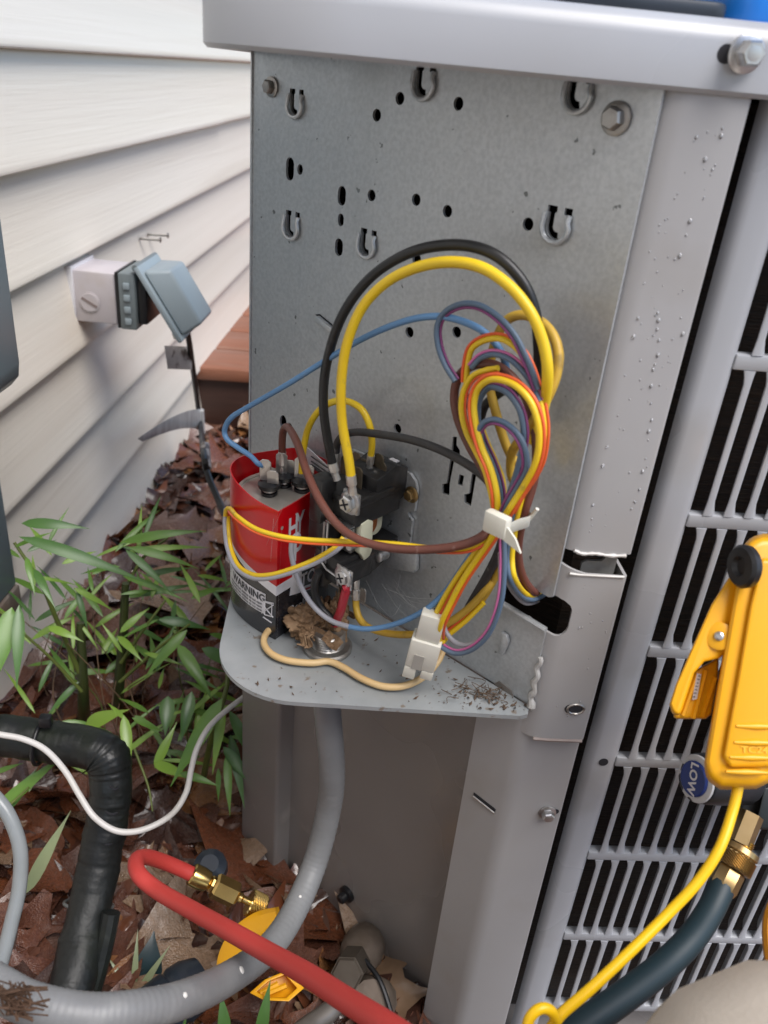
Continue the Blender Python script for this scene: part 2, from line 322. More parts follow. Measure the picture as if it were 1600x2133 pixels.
d = (WN * .8 - V((0, 0, .45))).normalized(); e2 = (-WT).cross(d)
mb = MB(); mb.box(lambda a, b_, c_: c + d * a + e2 * b_ - WT * c_, -.018, .018, -.003, .003, .0036, .0042); mk('slot', mb, M('slot_brown', (.25, .2, .19), rough=.6), pl)
mb = MB(); mb.box(ol, .106, .112, sN - .003, sB + .003, zbm - .004, zt + .004); mk('gasket', mb, RUBB, box)
mb = MB(); mb.box(ol, .1125, .148, sN - .006, sB + .006, zbm - .006, zt + .004); fr = mk('cover_frame', mb, BOXDK, box, bevel=.004)
for q in range(4):
    z = zt - .022 - q * .025
    mb = MB(); mb.box(ol, .124, .138, sN - .011, sN - .0062, z - .007, z + .007); mk('knockout_tab', mb, BOXGREY, fr, bevel=.002)
mb = MB(); mb.box(ol, .149, .168, sN + .004, sB - .004, zbm + .006, zt - .012); mk('receptacle', mb, RUBB, box, bevel=.002)
# hinged cover, tilted open about the top edge
hx, hz, ang = .152, zt + .01, math.radians(31)
def cl(a, s, h):   # a: down the lid from the hinge, h: out of the lid
    ca, sa = math.cos(ang), math.sin(ang)
    return ol(hx + a * sa + h * ca, s, hz - a * ca + h * sa)
mb = MB(); mb.sheet([(sN - .012, -.008), (sB + .012, -.008), (sB + .014, .168), (sN - .014, .168)], [], lambda s, a, h: cl(a, s, h), 0, .012)
lid = mk('cover', mb, BOXGREY, box, bevel=.004)
mb = MB()
A = [(sN - .004, .006), (sB + .004, .006), (sB + .004, .16), (sN - .004, .16)]; B = [(sN + .012, .03), (sB - .008, .03), (sB - .008, .156), (sN + .012, .156)]
mb.add([cl(a, s, .0125) for s, a in A] + [cl(a, s, .062) for s, a in B], [(0, 1, 5, 4), (1, 2, 6, 5), (2, 3, 7, 6), (3, 0, 4, 7), (4, 5, 6, 7), (3, 2, 1, 0)])
mk('cover_dome', mb, BOXGREY, lid, bevel=.008, seg=3)
mb = MB(); mb.tube([cl(-.006, sN - .01, .004), cl(-.006, sB + .01, .004)], .007, 8); mk('hinge', mb, BOXDK, lid)
mb = MB(); mb.lathe(cl(.146, sN + .01, -.004), (V((0, 0, -1)) + WN * .3), [(0, .006), (.012, .006), (.014, .003)], 8); mk('latch_screw', mb, ZINC, lid)
# extension cord plugged in
p0 = cl(.10, (sN + sB) / 2, .02)
cd = [p0, onW(377, 640, .22), onW(392, 700, .19), onW(405, 790, .15), onW(417, 880, .13), dep(424, 940, 1.9), dep(432, 985, 1.85), dep(452, 1035, 1.8), dep(475, 1085, 1.72)]
cp = smooth_path(cd, 8)
cord = empty('extension_cord', dep(475, 1085, 1.72)); tag(cord, 'black power cord with paper tags hanging from the outlet box', 'cord')
mb = MB(); mb.tube(cp, .0075, 8); mk('cable', mb, BLACKW, cord)
mb = MB(); mb.lathe(p0 + V((0, 0, .02)), V((0, 0, -1)), [(0, .02), (.05, .019), (.062, .012), (.09, .009)], 12); mk('plug', mb, BLACKW, cord)
def tagstrip(name, corners, off, mat, curl=0.):
    mb = MB(); n = 8; vs = []
    for i in range(n + 1):
        t = i / n
        for c0, c1 in ((corners[0], corners[1]), (corners[3], corners[2])):
            p = c0.lerp(c1, t) + V((0, 0, curl * math.sin(t * math.pi * 1.3))) + WN * (curl * .6 * math.sin(t * 5)); vs += [p, p - V((.0006, .0012, 0))]
    fs = []
    for i in range(n):
        a = i * 4; b = a + 4
        fs += [(a, a + 2, b + 2, b), (a + 1, b + 1, b + 3, a + 3), (a, b, b + 1, a + 1), (a + 2, a + 3, b + 3, b + 2)]
    mb.add(vs, fs + [(0, 1, 3, 2), (n * 4, n * 4 + 2, n * 4 + 3, n * 4 + 1)]); return mk(name, mb, mat, cord, smooth=60)
dd = lambda x, y: dep(x, y, onW(x, y, .15).dot(V(RM[:, 2])) )
def nw(x, y, n=.15): return onW(x, y, n)
tagstrip('paper_tag', [nw(400, 722, .17), nw(343, 720, .15), nw(350, 768, .15), nw(400, 770, .17)], 0, TAGM)
tagstrip('clear_tag', [nw(424, 853, .13), nw(296, 902, .10), nw(306, 908, .10), nw(424, 902, .13)], 0, TAGC, .02)
mb = MB(); mb.tube([dep(428, 925, 1.93) + V((0, -.004, 0)), dep(432, 975, 1.88) + V((0, -.004, 0))], .0105, 8); mk('label_wrap', mb, TAGM, cord)
mb = MB(); mb.tube([nw(418, 853, .13) + V((0, -.004, 0)), nw(421, 900, .13) + V((0, -.004, 0))], .0105, 8); mk('label_wrap', mb, TAGC, cord)

# ------------------------------------------------------------------ disconnect box at the left edge
dbx = empty('disconnect_box', onW(-30, 1215, 0)); tag(dbx, 'blue-grey painted steel electrical box cut off by the left picture edge', 'electrical box')
e1 = onW(50, 810, .20); sE = e1.dot(WT); zE = e1.z
def dl(n, s, z): return wl(n, s, z)
o_ = [(.0, zE + .004), (.17, zE)] + [(.185, zE + .006), (.197, zE + .02), (.2, zE + .04)] + [(.2, zE + .42), (.0, zE + .42)]
mb = MB(); mb.prism(o_, lambda a, z, s: dl(a, s, z), sE - .35, sE); mk('box_cover', mb, BLUGREY, dbx, bevel=.004)
e3 = onW(35, 1215, .06); sL = e3.dot(WT); zL = e3.z
mb = MB(); mb.box(dl, -.01, .06, sL - .3, sL, zL, zE - .002); mk('lower_box', mb, BLUGREY, dbx, bevel=.004)
mb = MB(); mb.box(dl, -.01, .064, sL - .3, sL + .003, zL - .055, zL - .003); mk('rusty_collar', mb, M('rust_grime', (.16, .10, .06), (.22, .19, .16), rough=.8, nscale=20), dbx, bevel=.004)

# ------------------------------------------------------------------ wooden step behind the unit
st = empty('wooden_step', V((-.15, 2.9, -1.17))); tag(st, 'red-brown stained wooden step in the gap between siding and unit', 'step')
f0 = onZ(470, 885, -1.18); yS = f0.y; tzS = onY(430, 765, yS - .02).z
for i in range(5):
    mb = MB(); mb.box(XYZ, -.62, 1.2, yS - .03 + i * .235, yS - .03 + i * .235 + .225, tzS - .045, tzS); mk('tread_board', mb, WOOD, st, bevel=.008)
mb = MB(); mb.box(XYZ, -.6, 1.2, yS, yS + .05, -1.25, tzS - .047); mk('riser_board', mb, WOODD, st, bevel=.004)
for x in (-.45, 1.1):
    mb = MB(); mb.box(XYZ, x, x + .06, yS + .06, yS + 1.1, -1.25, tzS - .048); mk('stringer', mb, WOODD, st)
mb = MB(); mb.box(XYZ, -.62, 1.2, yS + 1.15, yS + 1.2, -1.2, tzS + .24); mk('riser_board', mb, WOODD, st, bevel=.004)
mb = MB(); mb.box(XYZ, -.62, 1.2, yS + 1.12, yS + 1.5, tzS + .242, tzS + .285); mk('tread_board', mb, WOOD, st, bevel=.008)

# ------------------------------------------------------------------ the air conditioning unit
ac = empty('air_conditioner', V((.45, 1.2, -GZ))); tag(ac, 'grey outdoor air conditioning unit with its corner control cover removed', 'air conditioner')
XL, XR, YF, YB = -.100, 1.03, .622, 1.77
def rrect(x0, x1, y0, y1, r, n=10):
    return arc(x0 + r, y0 + r, r, 180, 270, n) + arc(x1 - r, y0 + r, r, 270, 360, n) + arc(x1 - r, y1 - r, r, 0, 90, n) + arc(x0 + r, y1 - r, r, 90, 180, n)
mb = MB(); rings = [(.30, .012), (.014, .012), (.012, .004), (.003, .003), (.0, .006), (.0, .034), (.003, .042), (.010, .0475), (.02, .049), (.19, .0495)]
vs = []
for ins, z in rings:
    vs += [V((x, y, z + .0035 * math.exp(-((x - .55) / .5) ** 2) * 0)) for x, y in rrect(-.115 + ins, 1.05 - ins, .6175 + ins, 1.785 - ins, max(.02, .115 - ins))]
k = len(vs) // len(rings)
mb.add(vs, [(i * k + j, i * k + (j + 1) % k, (i + 1) * k + (j + 1) % k, (i + 1) * k + j) for i in range(len(rings) - 1) for j in range(k)] + [tuple(range(k))])
cover = mk('top_cover', mb, PAINT, ac, smooth=40)
# fan guard: a wire dome rising from the cover
fgx, fgy = .47, 1.2
mb = MB()
for q in range(9):
    r = .40 - q * .042; z = .052 + .055 * (1 - (r / .42) ** 2) + .01
    mb.tube([V((fgx + r * math.cos(a), fgy + r * math.sin(a), z)) for a in [2 * math.pi * i / 40 for i in range(41)]], .004, 6)
for q in range(8):
    a = q * math.pi / 4
    mb.tube([V((fgx + r * math.cos(a), fgy + r * math.sin(a), .049 + .055 * (1 - (r / .42) ** 2))) for r in (.43, .3, .2, .1, .02)], .005, 6)
mk('fan_guard', mb, BLKRUB, ac)
def hexscrew(name, c, nrm, r, mat, parent, ph=.3, cross=False, h=1.):
    nrm = V(nrm).normalized(); mb = MB()
    mb.lathe(c, nrm, [(0, r * 1.42), (r * .18, r * 1.42), (r * .3, r * 1.2)], 20)
    mb.lathe(V(c) + nrm * r * .3, nrm, [(0, r * 1.0), (r * .72 * h, r * 1.0), (r * .9 * h, r * .82)], 6, ph=ph)
    if not cross: mb.lathe(V(c) + nrm * r * (.3 + .9 * h), nrm, [(-.001, r * .6), (r * .03, r * .55), (r * .05, r * .3)], 14)
    o = mk(name, mb, mat, parent, smooth=30)
    if cross:
        u = V((0, 0, 1)).cross(nrm).normalized(); w_ = nrm.cross(u); q0 = V(c) + nrm * r * (.3 + .9 * h)
        mb = MB()
        for a in (.5, .5 + math.pi / 2):
            d1 = u * math.cos(a) + w_ * math.sin(a); d2 = nrm.cross(d1)
            mb.box(lambda i, j, k_: q0 + d1 * i + d2 * j + nrm * k_, -r * .62, r * .62, -r * .1, r * .1, -.001, .0006)
        mk('drive_recess', mb, INSIDE, o)
    return o
FN = (0, -1, 0); PN = (-1 / R2, -1 / R2, 0); TN = (1 / R2, -1 / R2, 0)
c = onY(1548, 112, .6172)
hexscrew('screw', c + V((0, -.004, 0)), FN, .0085, ZINC, cover, h=1.5)
mb = MB(); mb.lathe(c + V((-.0115, .0022, -.001)), FN, [(0, .006), (.002, .006)], 14); mk('empty_screw_hole', mb, INSIDE, cover)

# control panel, galvanised, on the chamfered corner
holes = []; ridges = []
def circ(px, py, r, sy=1.):
    a, z = tz(px, py); holes.append([(a + r * math.cos(i * math.pi / 7), z + sy * r * math.sin(i * math.pi / 7)) for i in range(14)])
for h in ((833, 205), (955, 216), (785, 240), (774, 407), (867, 416), (932, 440), (1100, 467), (868, 540), (853, 692), (951, 692), (828, 893)): circ(*h, .0052)
circ(590, 880, .006, 1.5); circ(604, 888, .004); circ(625, 353, .0042, 1.2)
for px, py, rw, rh in ((604, 352, .006, .011), (712, 408, .0055, .009), (710, 458, .004, .006), (706, 515, .0055, .0085)):
    a, z = tz(px, py); holes.append(arc(a, z + rh - rw, rw, 0, 180, 5) + arc(a, z - rh + rw, rw, 180, 360, 5))
def poly(px): holes.append([tz(*p) for p in px])
poly([(943, 910), (952, 910), (951, 927), (958, 938), (958, 948), (948, 950), (937, 1007), (936, 1032), (921, 1028), (921, 1009), (930, 1007), (940, 940)])
poly([(983, 986), (992, 990), (981, 1054), (967, 1047), (967, 1030), (977, 1028)])
poly([(957, 988), (967, 991), (963, 1012), (953, 1009)])
UH = [(604, 632, 190, 243), (868, 908, 140, 205), (1186, 1238, 164, 233), (596, 624, 444, 496), (1141, 1192, 437, 505), (752, 784, 482, 535)]
for x0, x1, y0, y1 in UH:
    a0, zt0 = tz(x0, y0); a1, zt1 = tz(x1, y0 + 3); _, zb_ = tz((x0 + x1) / 2, y1); am = (a0 + a1) / 2; hw = (a1 - a0) / 2; zt_ = (zt0 + zt1) / 2 + hw * .25
    zc = zb_ + hw
    holes.append([(am - hw * 1.0, zt_), (am - hw * 1.0, zt_ - hw * .45), (am - hw * .86, zt_ - hw * .5), (am - hw * .86, zc)] + arc(am, zc, hw * .86, 185, 285, 6) + arc(am + hw * .05, zc, hw * .38, 285, 185, 6)[:-1] + [(am - hw * .33, zc), (am - hw * .33, zt_ - hw * .45), (am - hw * .2, zt_ - hw * .42), (am - hw * .2, zt_)])
    holes.append([(am + hw * .4, zt_), (am + hw * .4, zt_ - hw * .5), (am + hw * 1.05, zt_ - hw * .5), (am + hw * 1.05, zt_)])
    ridges.append((am, zc, hw, zt_))
out = [(-.437, .012), (.003, .012), (.003, -.4155), (-.001, -.418), (-.052, -.4155), (-.052, -.4485), (.003, -.4518), (.003, -.5462), (-.437, -.5462)]
mb = MB(); mb.sheet(out, holes, lambda a, z, o: Lp(a, o, z), 0., -.003)
panel = mk('control_panel', mb, GALV, ac, smooth=20, recalc=False)
for am, zc, hw, zt_ in ridges:
    mb = MB(); pts = [Lp(am - hw * 1.1, .001, zt_ - hw * .5)] + [Lp(am + hw * 1.1 * math.cos(math.radians(a)), .003, zc + hw * 1.1 * math.sin(math.radians(a))) for a in range(180, 361, 18)] + [Lp(am + hw * .95, .003, zt_ - hw * .95), Lp(am + hw * .95, .001, zt_ - hw * .5)]
    mb.tube(smooth_path(pts, 2), hw * .21, 8); mk('hook_tab', mb, GALV, panel)
# folded left edge, lip over the pass-through, tab
mb = MB(); mb.box(Lp, -.4395, -.4372, -.03, .0022, -.5462, .012); mk('folded_edge', mb, GALV, panel, bevel=.0008)
mb = MB(); mb.tube([Lp(-.052, .002, -.4488), Lp(.0045, .002, -.4522)], .0028, 8); mk('rolled_lip', mb, GALV, panel)
mb = MB(); a, z = tz(1052, 1338); mb.prism([(a - .004, z + .013), (a + .003, z + .012), (a + .006, z + .006), (a + .003, z - .013), (a - .003, z - .011)], lambda p, q, o: Lp(p, o, q), .0005, .005); mk('punched_tab', mb, GALV, panel, bevel=.001)
a, z = tz(683, 678); mb = MB(); mb.prism([(a - .017, z + .001), (a - .012, z + .008), (a + .016, z - .001), (a + .014, z - .006)], lambda p, q, o: Lp(p, o, q), .0005, .0055); mk('bent_tab', mb, GALV, panel, bevel=.001)
mb = MB(); mb.prism([(a - .019, z + .007), (a - .013, z + .009), (a + .008, z + .0025), (a + .008, z - .0005)], lambda p, q, o: Lp(p, o, q), .0003, .0009); mk('tab_opening', mb, INSIDE, panel)
mb = MB(); q = [tz(*p) for p in ((1022, 1428), (1040, 1418), (1066, 1438), (1078, 1470), (1058, 1466), (1030, 1448))]; mb.prism(q, lambda p, z_, o: Lp(p, o, z_), .0003, .001); mk('stamped_recess', mb, M('dark_recess', (.16, .14, .12), (.24, .22, .2), rough=.7, nscale=50), panel)  # dark mottled patch over the stamped notch
hexscrew('screw', Wp(566, 181, .001), PN, .0066, STEEL, panel); hexscrew('screw', Wp(1284, 247, .001), PN, .0082, STEEL, panel, ph=.1)
# silicone along the right edge of the lower panel
mb = MB(); pts = []; rs = []
for i in range(22):
    f_ = i / 21; pts.append(Lp(.0045 + .0015 * math.sin(i * 1.1), .001, -.485 - f_ * .066)); rs.append(.0018 + .0030 * (.5 + .5 * noise.noise(V((i * .45, 7, 0)))) * (.4 + f_))
mb.tube(pts, rs, 8); mk('sealant_bead', mb, SEAL, panel)

def strip(mb, poly, th, f_outline, m=0):
    """folded sheet: outline in (distance along fold, z); th into the cabinet"""
    P = [V((p[0], p[1])) for p in poly]; L = [0.]
    for i in range(len(P) - 1): L.append(L[-1] + (P[i + 1] - P[i]).length)
    def at(a, th_):
        a = max(0, min(L[-1], a)); i = 0
        while i < len(L) - 2 and a > L[i + 1]: i += 1
        t = (P[i + 1] - P[i]).normalized(); p = P[i] + t * (a - L[i]); nn = V((-t.y, t.x)); return p + nn * th_
    outl = f_outline(L); zlo = min(p[1] for p in outl) - .001; zhi = max(p[1] for p in outl) + .001
    mb.sheet(outl, [], lambda a, z, c: V((*at(a, c), z)), 0., th, m, extra=[((l, zlo), (l, zhi)) for l in L[1:-1]])
    return at
def bendround(a, b, c, r, n=5):
    a, b, c = V(a), V(b), V(c); u = (a - b).normalized(); w_ = (c - b).normalized(); p, q = b + u * r, b + w_ * r
    return [tuple((1 - t) ** 2 * p + 2 * t * (1 - t) * b + t * t * q) for t in [i / n for i in range(n + 1)]]
def postpoly(o, yf, xr, t0):
    a = Lp(t0, o, 0); xb = (.835 - o * R2) - yf
    return [(a.x, a.y)] + bendround((a.x, a.y), (xb, yf), (xr, yf), .011) + bendround((xb, yf), (xr, yf), (xr, yf + .04), .004) + [(xr, yf + .035)]
mb = MB(); strip(mb, postpoly(-.005, .6225, .2755, -.02), .003, lambda L: [(0, -.3655), (L[-1], -.3655), (L[-1], .012), (0, .012)]); post = mk('upper_corner_post', mb, PAINT_T, ac, smooth=30)
mb = MB(); at_ = None
pp = postpoly(-.005, .6225, .2755, -.02)
pts = [V((p[0], p[1] - .0008, -.3662 - .0012 * math.sin(i * 5))) for i, p in enumerate(pp[4:-2])]
mb.tube(smooth_path([V((.222, .6222, -.364)), V((.23, .6218, -.3668)), V((.242, .6218, -.3660)), V((.255, .6218, -.3672)), V((.270, .6218, -.3665))], 4), [.0013 + .0012 * random.random() for _ in range(17)], 6); mk('chipped_edge', mb, CHIPP, post)
na = .048
mb = MB(); strip(mb, postpoly(-.003, .6185, .2755, -.02), .003, lambda L: [(0, -.586), (L[-1], -.586), (L[-1], -.3875), (na, -.3865), (.018, -.379), (0, -.379), (0, -.4155), (.026, -.4150), (.034, -.4175), (.0395, -.4215), (.042, -.427), (.042, -.446), (.041, -.4505), (.0385, -.4545), (.035, -.4572), (.031, -.458), (.022, -.457), (0, -.452)]); post2 = mk('middle_corner_post', mb, PAINT_T, ac, smooth=30)
mb = MB(); mb.tube([V((.2225, .6188, -.5868)), V((.24, .6182, -.5872)), V((.273, .6182, -.587))], .002, 6); mk('bent_lip', mb, M('worn_lip', (.34, .28, .25), (.25, .2, .18), rough=.5, nscale=60), post2)
mb = MB(); mb.tube([V((.2215, .6188, -.3866)), V((.23, .6184, -.3872)), V((.25, .6184, -.3872)), V((.272, .6184, -.387))], .0013, 6); mk('chipped_edge', mb, CHIPP, post2)
c = onY(1197, 1477, .618); mb = MB(); mb.prism(arc(c.x + .003, c.z, .0052, -90, 90, 6) + arc(c.x - .005, c.z, .0052, 90, 270, 6), lambda x, z, y: V((x, y, z)), .6178, .6183); sl = mk('screw_slot', mb, INSIDE, post2)
mb = MB(); mb.tube([V((c.x + .001 + .0085 * math.cos(a), .6178, c.z + .0062 * math.sin(a))) for a in [i * math.pi / 8 for i in range(17)]], .0012, 6); mk('slot_rim', mb, STEEL, sl)
# inner bracket seen in the gap
mb = MB(); mb.sheet([(.246, -.345), (.268, -.345), (.268, -.41), (.236, -.41), (.236, -.384), (.240, -.381)] + arc(.252, -.3765, .0045, -90, 90, 6) + [(.246, -.372)], [], lambda x, z, y: V((x, y, z)), .634, .637); mk('inner_bracket', mb, M('grimy_galvanized', (.36, .36, .34), (.22, .21, .2), rough=.55, metal=.4, nscale=70), ac, recalc=False)
# lower posts and recessed lower panel
tS = loc(Wp(988, 1520, -.002))[0]; tL = loc(Wp(577, 1620, -.002))[0]
mb = MB()
pl_ = postpoly(-.002, .6255, .2755, tS); b0 = Lp(tS, -.03, 0)
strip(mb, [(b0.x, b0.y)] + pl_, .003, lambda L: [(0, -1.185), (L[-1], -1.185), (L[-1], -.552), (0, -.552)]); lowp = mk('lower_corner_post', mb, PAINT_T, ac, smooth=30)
a, z = loc(Wp(1008, 1672))[0], Wp(1008, 1672).z
u = V((*tz(985, 1655), 0)); v = V((*tz(1030, 1690), 0)); dv = (v - u).normalized(); nv = V((-dv.y, dv.x, 0)) * .0022
mb = MB(); mb.prism([(p.x, p.y) for p in (u - nv, v - nv, v + nv, u + nv)], lambda p, q, o: Lp(p, o, q), -.0018, -.0012); mk('vent_slot', mb, INSIDE, lowp)
mb = MB(); mb.tube([Lp(u.x + nv.x * 1.4, -.001, u.y + nv.y * 1.4 - .006), Lp(v.x, -.001, v.y - .0035)], .0012, 6); mk('slot_lip', mb, ZINC, lowp)
c = onY(1140, 1692, .6252); hexscrew('screw', c, FN, .0068, ZINC, lowp, ph=.5, h=1.2)
mb = MB(); mb.lathe(c + V((.0095, .0, .002)), FN, [(0, .0032), (.0007, .0032)], 12); mk('screw_hole', mb, INSIDE, lowp)
p1, p2, p3, p4 = Lp(-.455, -.002, 0), Lp(tL, -.002, 0), Lp(tL + .004, -.03, 0), Lp(tL - .01, -.034, 0)
mb = MB(); strip(mb, [(p1.x + .05, p1.y + .16), (p1.x - .0, p1.y)] + bendround((p1.x, p1.y), (p2.x, p2.y), (p3.x, p3.y), .006) + [(p3.x, p3.y)], .003, lambda L: [(0, -1.185), (L[-1], -1.185), (L[-1], -.552), (0, -.552)]); mk('left_corner_post', mb, PAINT_SHADE, ac, smooth=30)
mb = MB(); mb.box(Lp, tL - .002, tS + .002, -.034, -.028, -1.185, -.552); lpn = mk('lower_panel', mb, PAINT_SHADE, ac)
c = Wp(723, 1862, -.026); mb = MB(); mb.lathe(c, PN, [(-.002, .013), (.004, .013), (.006, .008), (.014, .0075), (.016, .005)], 14); mk('rubber_plug', mb, RUBB, lpn)
c = loc(Wp(845, 2045, -.028)); mb = MB(); mb.tube([Lp(c[0] + .016 * math.cos(a), -.0276, c[2] + .03 * math.sin(a)) for a in [math.radians(100 + 16 * i) for i in range(14)]], .0014, 6); mk('knockout_ring', mb, PAINT_SHADE, lpn)
mb = MB(); mb.box(XYZ, XL + .004, XL + .007, .945, YB, -1.185, .012); mk('left_side', mb, PAINT_T, ac)
mb = MB(); mb.box(XYZ, XL, XR, YB - .003, YB, -1.185, .012); mk('back_side', mb, PAINT_T, ac)
mb = MB(); mb.box(XYZ, XR - .003, XR, .66, YB, -1.185, .012); mk('right_side', mb, PAINT_T, ac)
mb = MB(); mb.prism([(XL - .004, .955), (.218, .632), (XR, .632), (XR, YB), (XL - .004, YB)], lambda x, y, z: V((x, y, z)), -1.215, -1.186); mk('base_pan', mb, PAINT_SHADE, ac)
mb = MB(); mb.prism([(XL + .03, 1.0), (.25, .70), (.30, .70), (XR - .03, .70), (XR - .03, YB - .05), (XL + .03, YB - .05)], lambda x, y, z: V((x, y, z)), -1.18, .0); mk('condenser_coil', mb, COIL, ac)

# louvred coil guard: stile, rails, slats
gr = empty('coil_guard', V((.45, 1.2, -GZ))); gr.parent = ac; gr.location = (0, 0, 0); OFF[gr.name] = OFF[ac.name]
YG = .64; GX0 = .328; PITCH = .0193; NC = 33; ROW0 = .1044; RP = .14985; SH = .1365
zr = [(.1054 - RP * 1 - RP * i) for i in range(8)]      # slot tops
zr = [-.0445 - RP * i for i in range(8)]
GX1 = GX0 + NC * PITCH
mb = MB(); strip(mb, [(.2945, YG + .014), (.2955, YG + .006)] + [(.2985, YG + .0015), (.303, YG)] + [(.318, YG)] + [(.324, YG + .001), (.3275, YG + .004), (.329, YG + .012)], .0025, lambda L: [(0, -1.175), (L[-1], -1.175), (L[-1], .008), (0, .008)]); stile = mk('guard_stile', mb, PAINT, gr, smooth=40)
c = onY(1257, 1587, YG); mb = MB(); mb.lathe(c + V((0, -.0002, 0)), FN, [(0, .0052), (.0005, .0052)], 14); mk('screw_hole', mb, INSIDE, stile)
mb = MB(); mb.box(XYZ, GX1 - .001, XR - .004, YG, YG + .01, -1.175, .008); mk('guard_stile', mb, PAINT, gr, bevel=.002)
rails = [(zr[0], .008)] + [(zr[i + 1], zr[i] - SH) for i in range(7)] + [(-1.175, zr[7] - SH)]
for z0_, z1_ in rails:
    if z1_ - z0_ < .001: continue
    mb = MB(); mb.box(XYZ, .3265, GX1 - .0015, YG + .0006, YG + .012, z0_, z1_); mk('rail', mb, PAINT, gr, bevel=.0018)
def slat_mesh():
    mb = MB(); n = 8
    prof = [(-.5, -.95), (-.42, -1.0), (.05, -1.0), (.28, -.85), (.45, -.4), (.52, .6), (.52, 1.6), (.42, 1.6), (.38, .5), (.2, -.3), (-.5, -.7)]
    zz = [(0, 1.9), (-.006, 1.35), (-.012, 1.02), (-.03, 1.), (-SH + .03, 1.), (-SH + .014, 1.05), (-SH + .007, 1.5), (-SH, 2.1)]
    vs = []
    for z, wd in zz:
        for a, b in prof:
            ww = .0080 * (1 + (wd - 1) * (.9 if (a > 0) == (z < -.06) else .25)); vs.append(V((a * ww + (.0 if wd < 1.2 else 0), b * .006 + .006, z)))
    k = len(prof)
    mb.add(vs, [(i * k + j, i * k + (j + 1) % k, (i + 1) * k + (j + 1) % k, (i + 1) * k + j) for i in range(len(zz) - 1) for j in range(k)] + [tuple(range(k)), tuple((len(zz) - 1) * k + j for j in range(k))[::-1]])
    me = bpy.data.meshes.new('slat'); me.from_pydata([tuple(V(v) * S) for v in mb.v], [], mb.f); me.materials.append(PAINT); me.shade_smooth(); me.set_sharp_from_angle(angle=math.radians(50)); return me
sm = slat_mesh(); ns = 0
for r in range(8):
    for c_ in range(1, NC + 1):
        if ns >= 290: break
        p = V((GX0 + c_ * PITCH - .0035, YG, zr[r])) - OFF[ac.name]
        if r > 0 and zr[r] - SH < -1.18: continue
        o = bpy.data.objects.new('slat', sm); col.objects.link(o); o.parent = gr; o.location = p * S; ns += 1

# tray
tr_out = [(XL - .006, .934)] + arc(-.0185, .700, .0865, 180, 270, 12) + [(.2, .607), (.2085, .610), (.2118, .6215)]
hc = onZ(682, 1352, -.548)
mb = MB(); mb.sheet(tr_out, [[(hc.x + .016 * math.cos(-i * math.pi / 8), hc.y + .016 * math.sin(-i * math.pi / 8)) for i in range(16)]], lambda x, y, z: V((x, y, z)), -.5468, -.5515); tray = mk('tray', mb, GALV_D, ac, smooth=30, recalc=True)
# debris lying on the tray
mb = MB()
for i in range(260):
    if random.random() < .62: x, y = random.gauss(.172, .028), random.gauss(.628, .012)
    else: x, y = random.uniform(-.08, .2), random.uniform(.62, .80)
    if x + y > .83 or y < .613 or (x < 0 and (x + .0185) ** 2 + (y - .7) ** 2 > .006): continue
    s = random.choice((.0005, .0006, .0008, .0011, .0018)); a = random.uniform(0, 6.3); d1 = V((math.cos(a), math.sin(a), random.uniform(-.2, .5))) * s * 1.8; d2 = V((-math.sin(a), math.cos(a), random.uniform(-.2, .4))) * s * .7; q = V((x, y, -.5462 + s * .4))
    mb.add([q - d1, q + d2, q + d1 + V((0, 0, s)), q - d2, q + V((0, 0, s * .8))], [(0, 1, 4), (1, 2, 4), (2, 3, 4), (3, 0, 4), (0, 3, 2, 1)])
for i in range(26):
    q = V((random.gauss(.172, .022), random.gauss(.63, .01), -.5455))
    if q.x + q.y > .832 or q.y < .613: continue
    mb.tube(smooth_path([q, q + V((random.uniform(-.012, .012), random.uniform(-.006, .012), random.uniform(.0, .006))), q + V((random.uniform(-.02, .02), random.uniform(-.006, .014), random.uniform(0, .007)))], 3), .0004, 4, cap=False)
tag(mk('tray_debris', mb, DEBRIS, tray, smooth=0, recalc=False), kind='stuff')
# rain drops on the painted corner
mb = MB(); dl_ = []
for px, py in ((1482, 350), (1470, 330), (1438, 465), (1428, 493), (1417, 537), (1370, 655), (1371, 672), (1369, 690), (1371, 712), (1368, 740), (1364, 762), (1362, 773), (1357, 804), (1354, 838), (1360, 872), (1349, 900), (1349, 920), (1346, 956), (1341, 985), (1332, 1022), (1324, 1043), (1317, 1064), (1305, 692), (1322, 702), (1302, 780), (1285, 865), (1263, 935), (1255, 970), (1237, 1050), (1403, 536), (1331, 660), (1345, 590), (1420, 700), (1300, 645), (1448, 285), (1490, 345), (1502, 285), (1507, 268), (1467, 410)):
    dl_.append((px + random.uniform(-3, 3), py + random.uniform(-4, 4), random.choice((.0008, .0010, .0013, .0017))))
for i in range(60): y = random.uniform(260, 1120); x = 1383 - .2187 * (y - 180) + random.uniform(45, 150); dl_.append((x, y, random.uniform(.0004, .0009)))
for i in range(26): y = random.uniform(1215, 1500); x = 1200 - .22 * (y - 1215) + random.uniform(10, 95); dl_.append((x, y, random.uniform(.0004, .0009)))
for px, py, r in dl_:
    yy = .6225 if py < 1150 else .6185
    c = onY(px, py, yy)
    if c.x < .226 or c.x > .27: continue
    n = 8; vs = [c + V((0, -r * .75, -r * .25))]
    for k_, (h, rr) in enumerate(((.55, .6), (0, 1.))):
        for j in range(n):
            a = 2 * math.pi * j / n; vs.append(c + V((math.cos(a) * r * rr, -r * h, math.sin(a) * r * rr * (1.5 if math.sin(a) > 0 else 1.1))))
    mb.add(vs, [(0, 1 + j, 1 + (j + 1) % n) for j in range(n)] + [(1 + j, 1 + n + j, 1 + n + (j + 1) % n, 1 + (j + 1) % n) for j in range(n)] + [tuple(range(1 + n, 1 + 2 * n))[::-1]])
tag(mk('rain_drops', mb, DROP, post, smooth=180), kind='stuff')

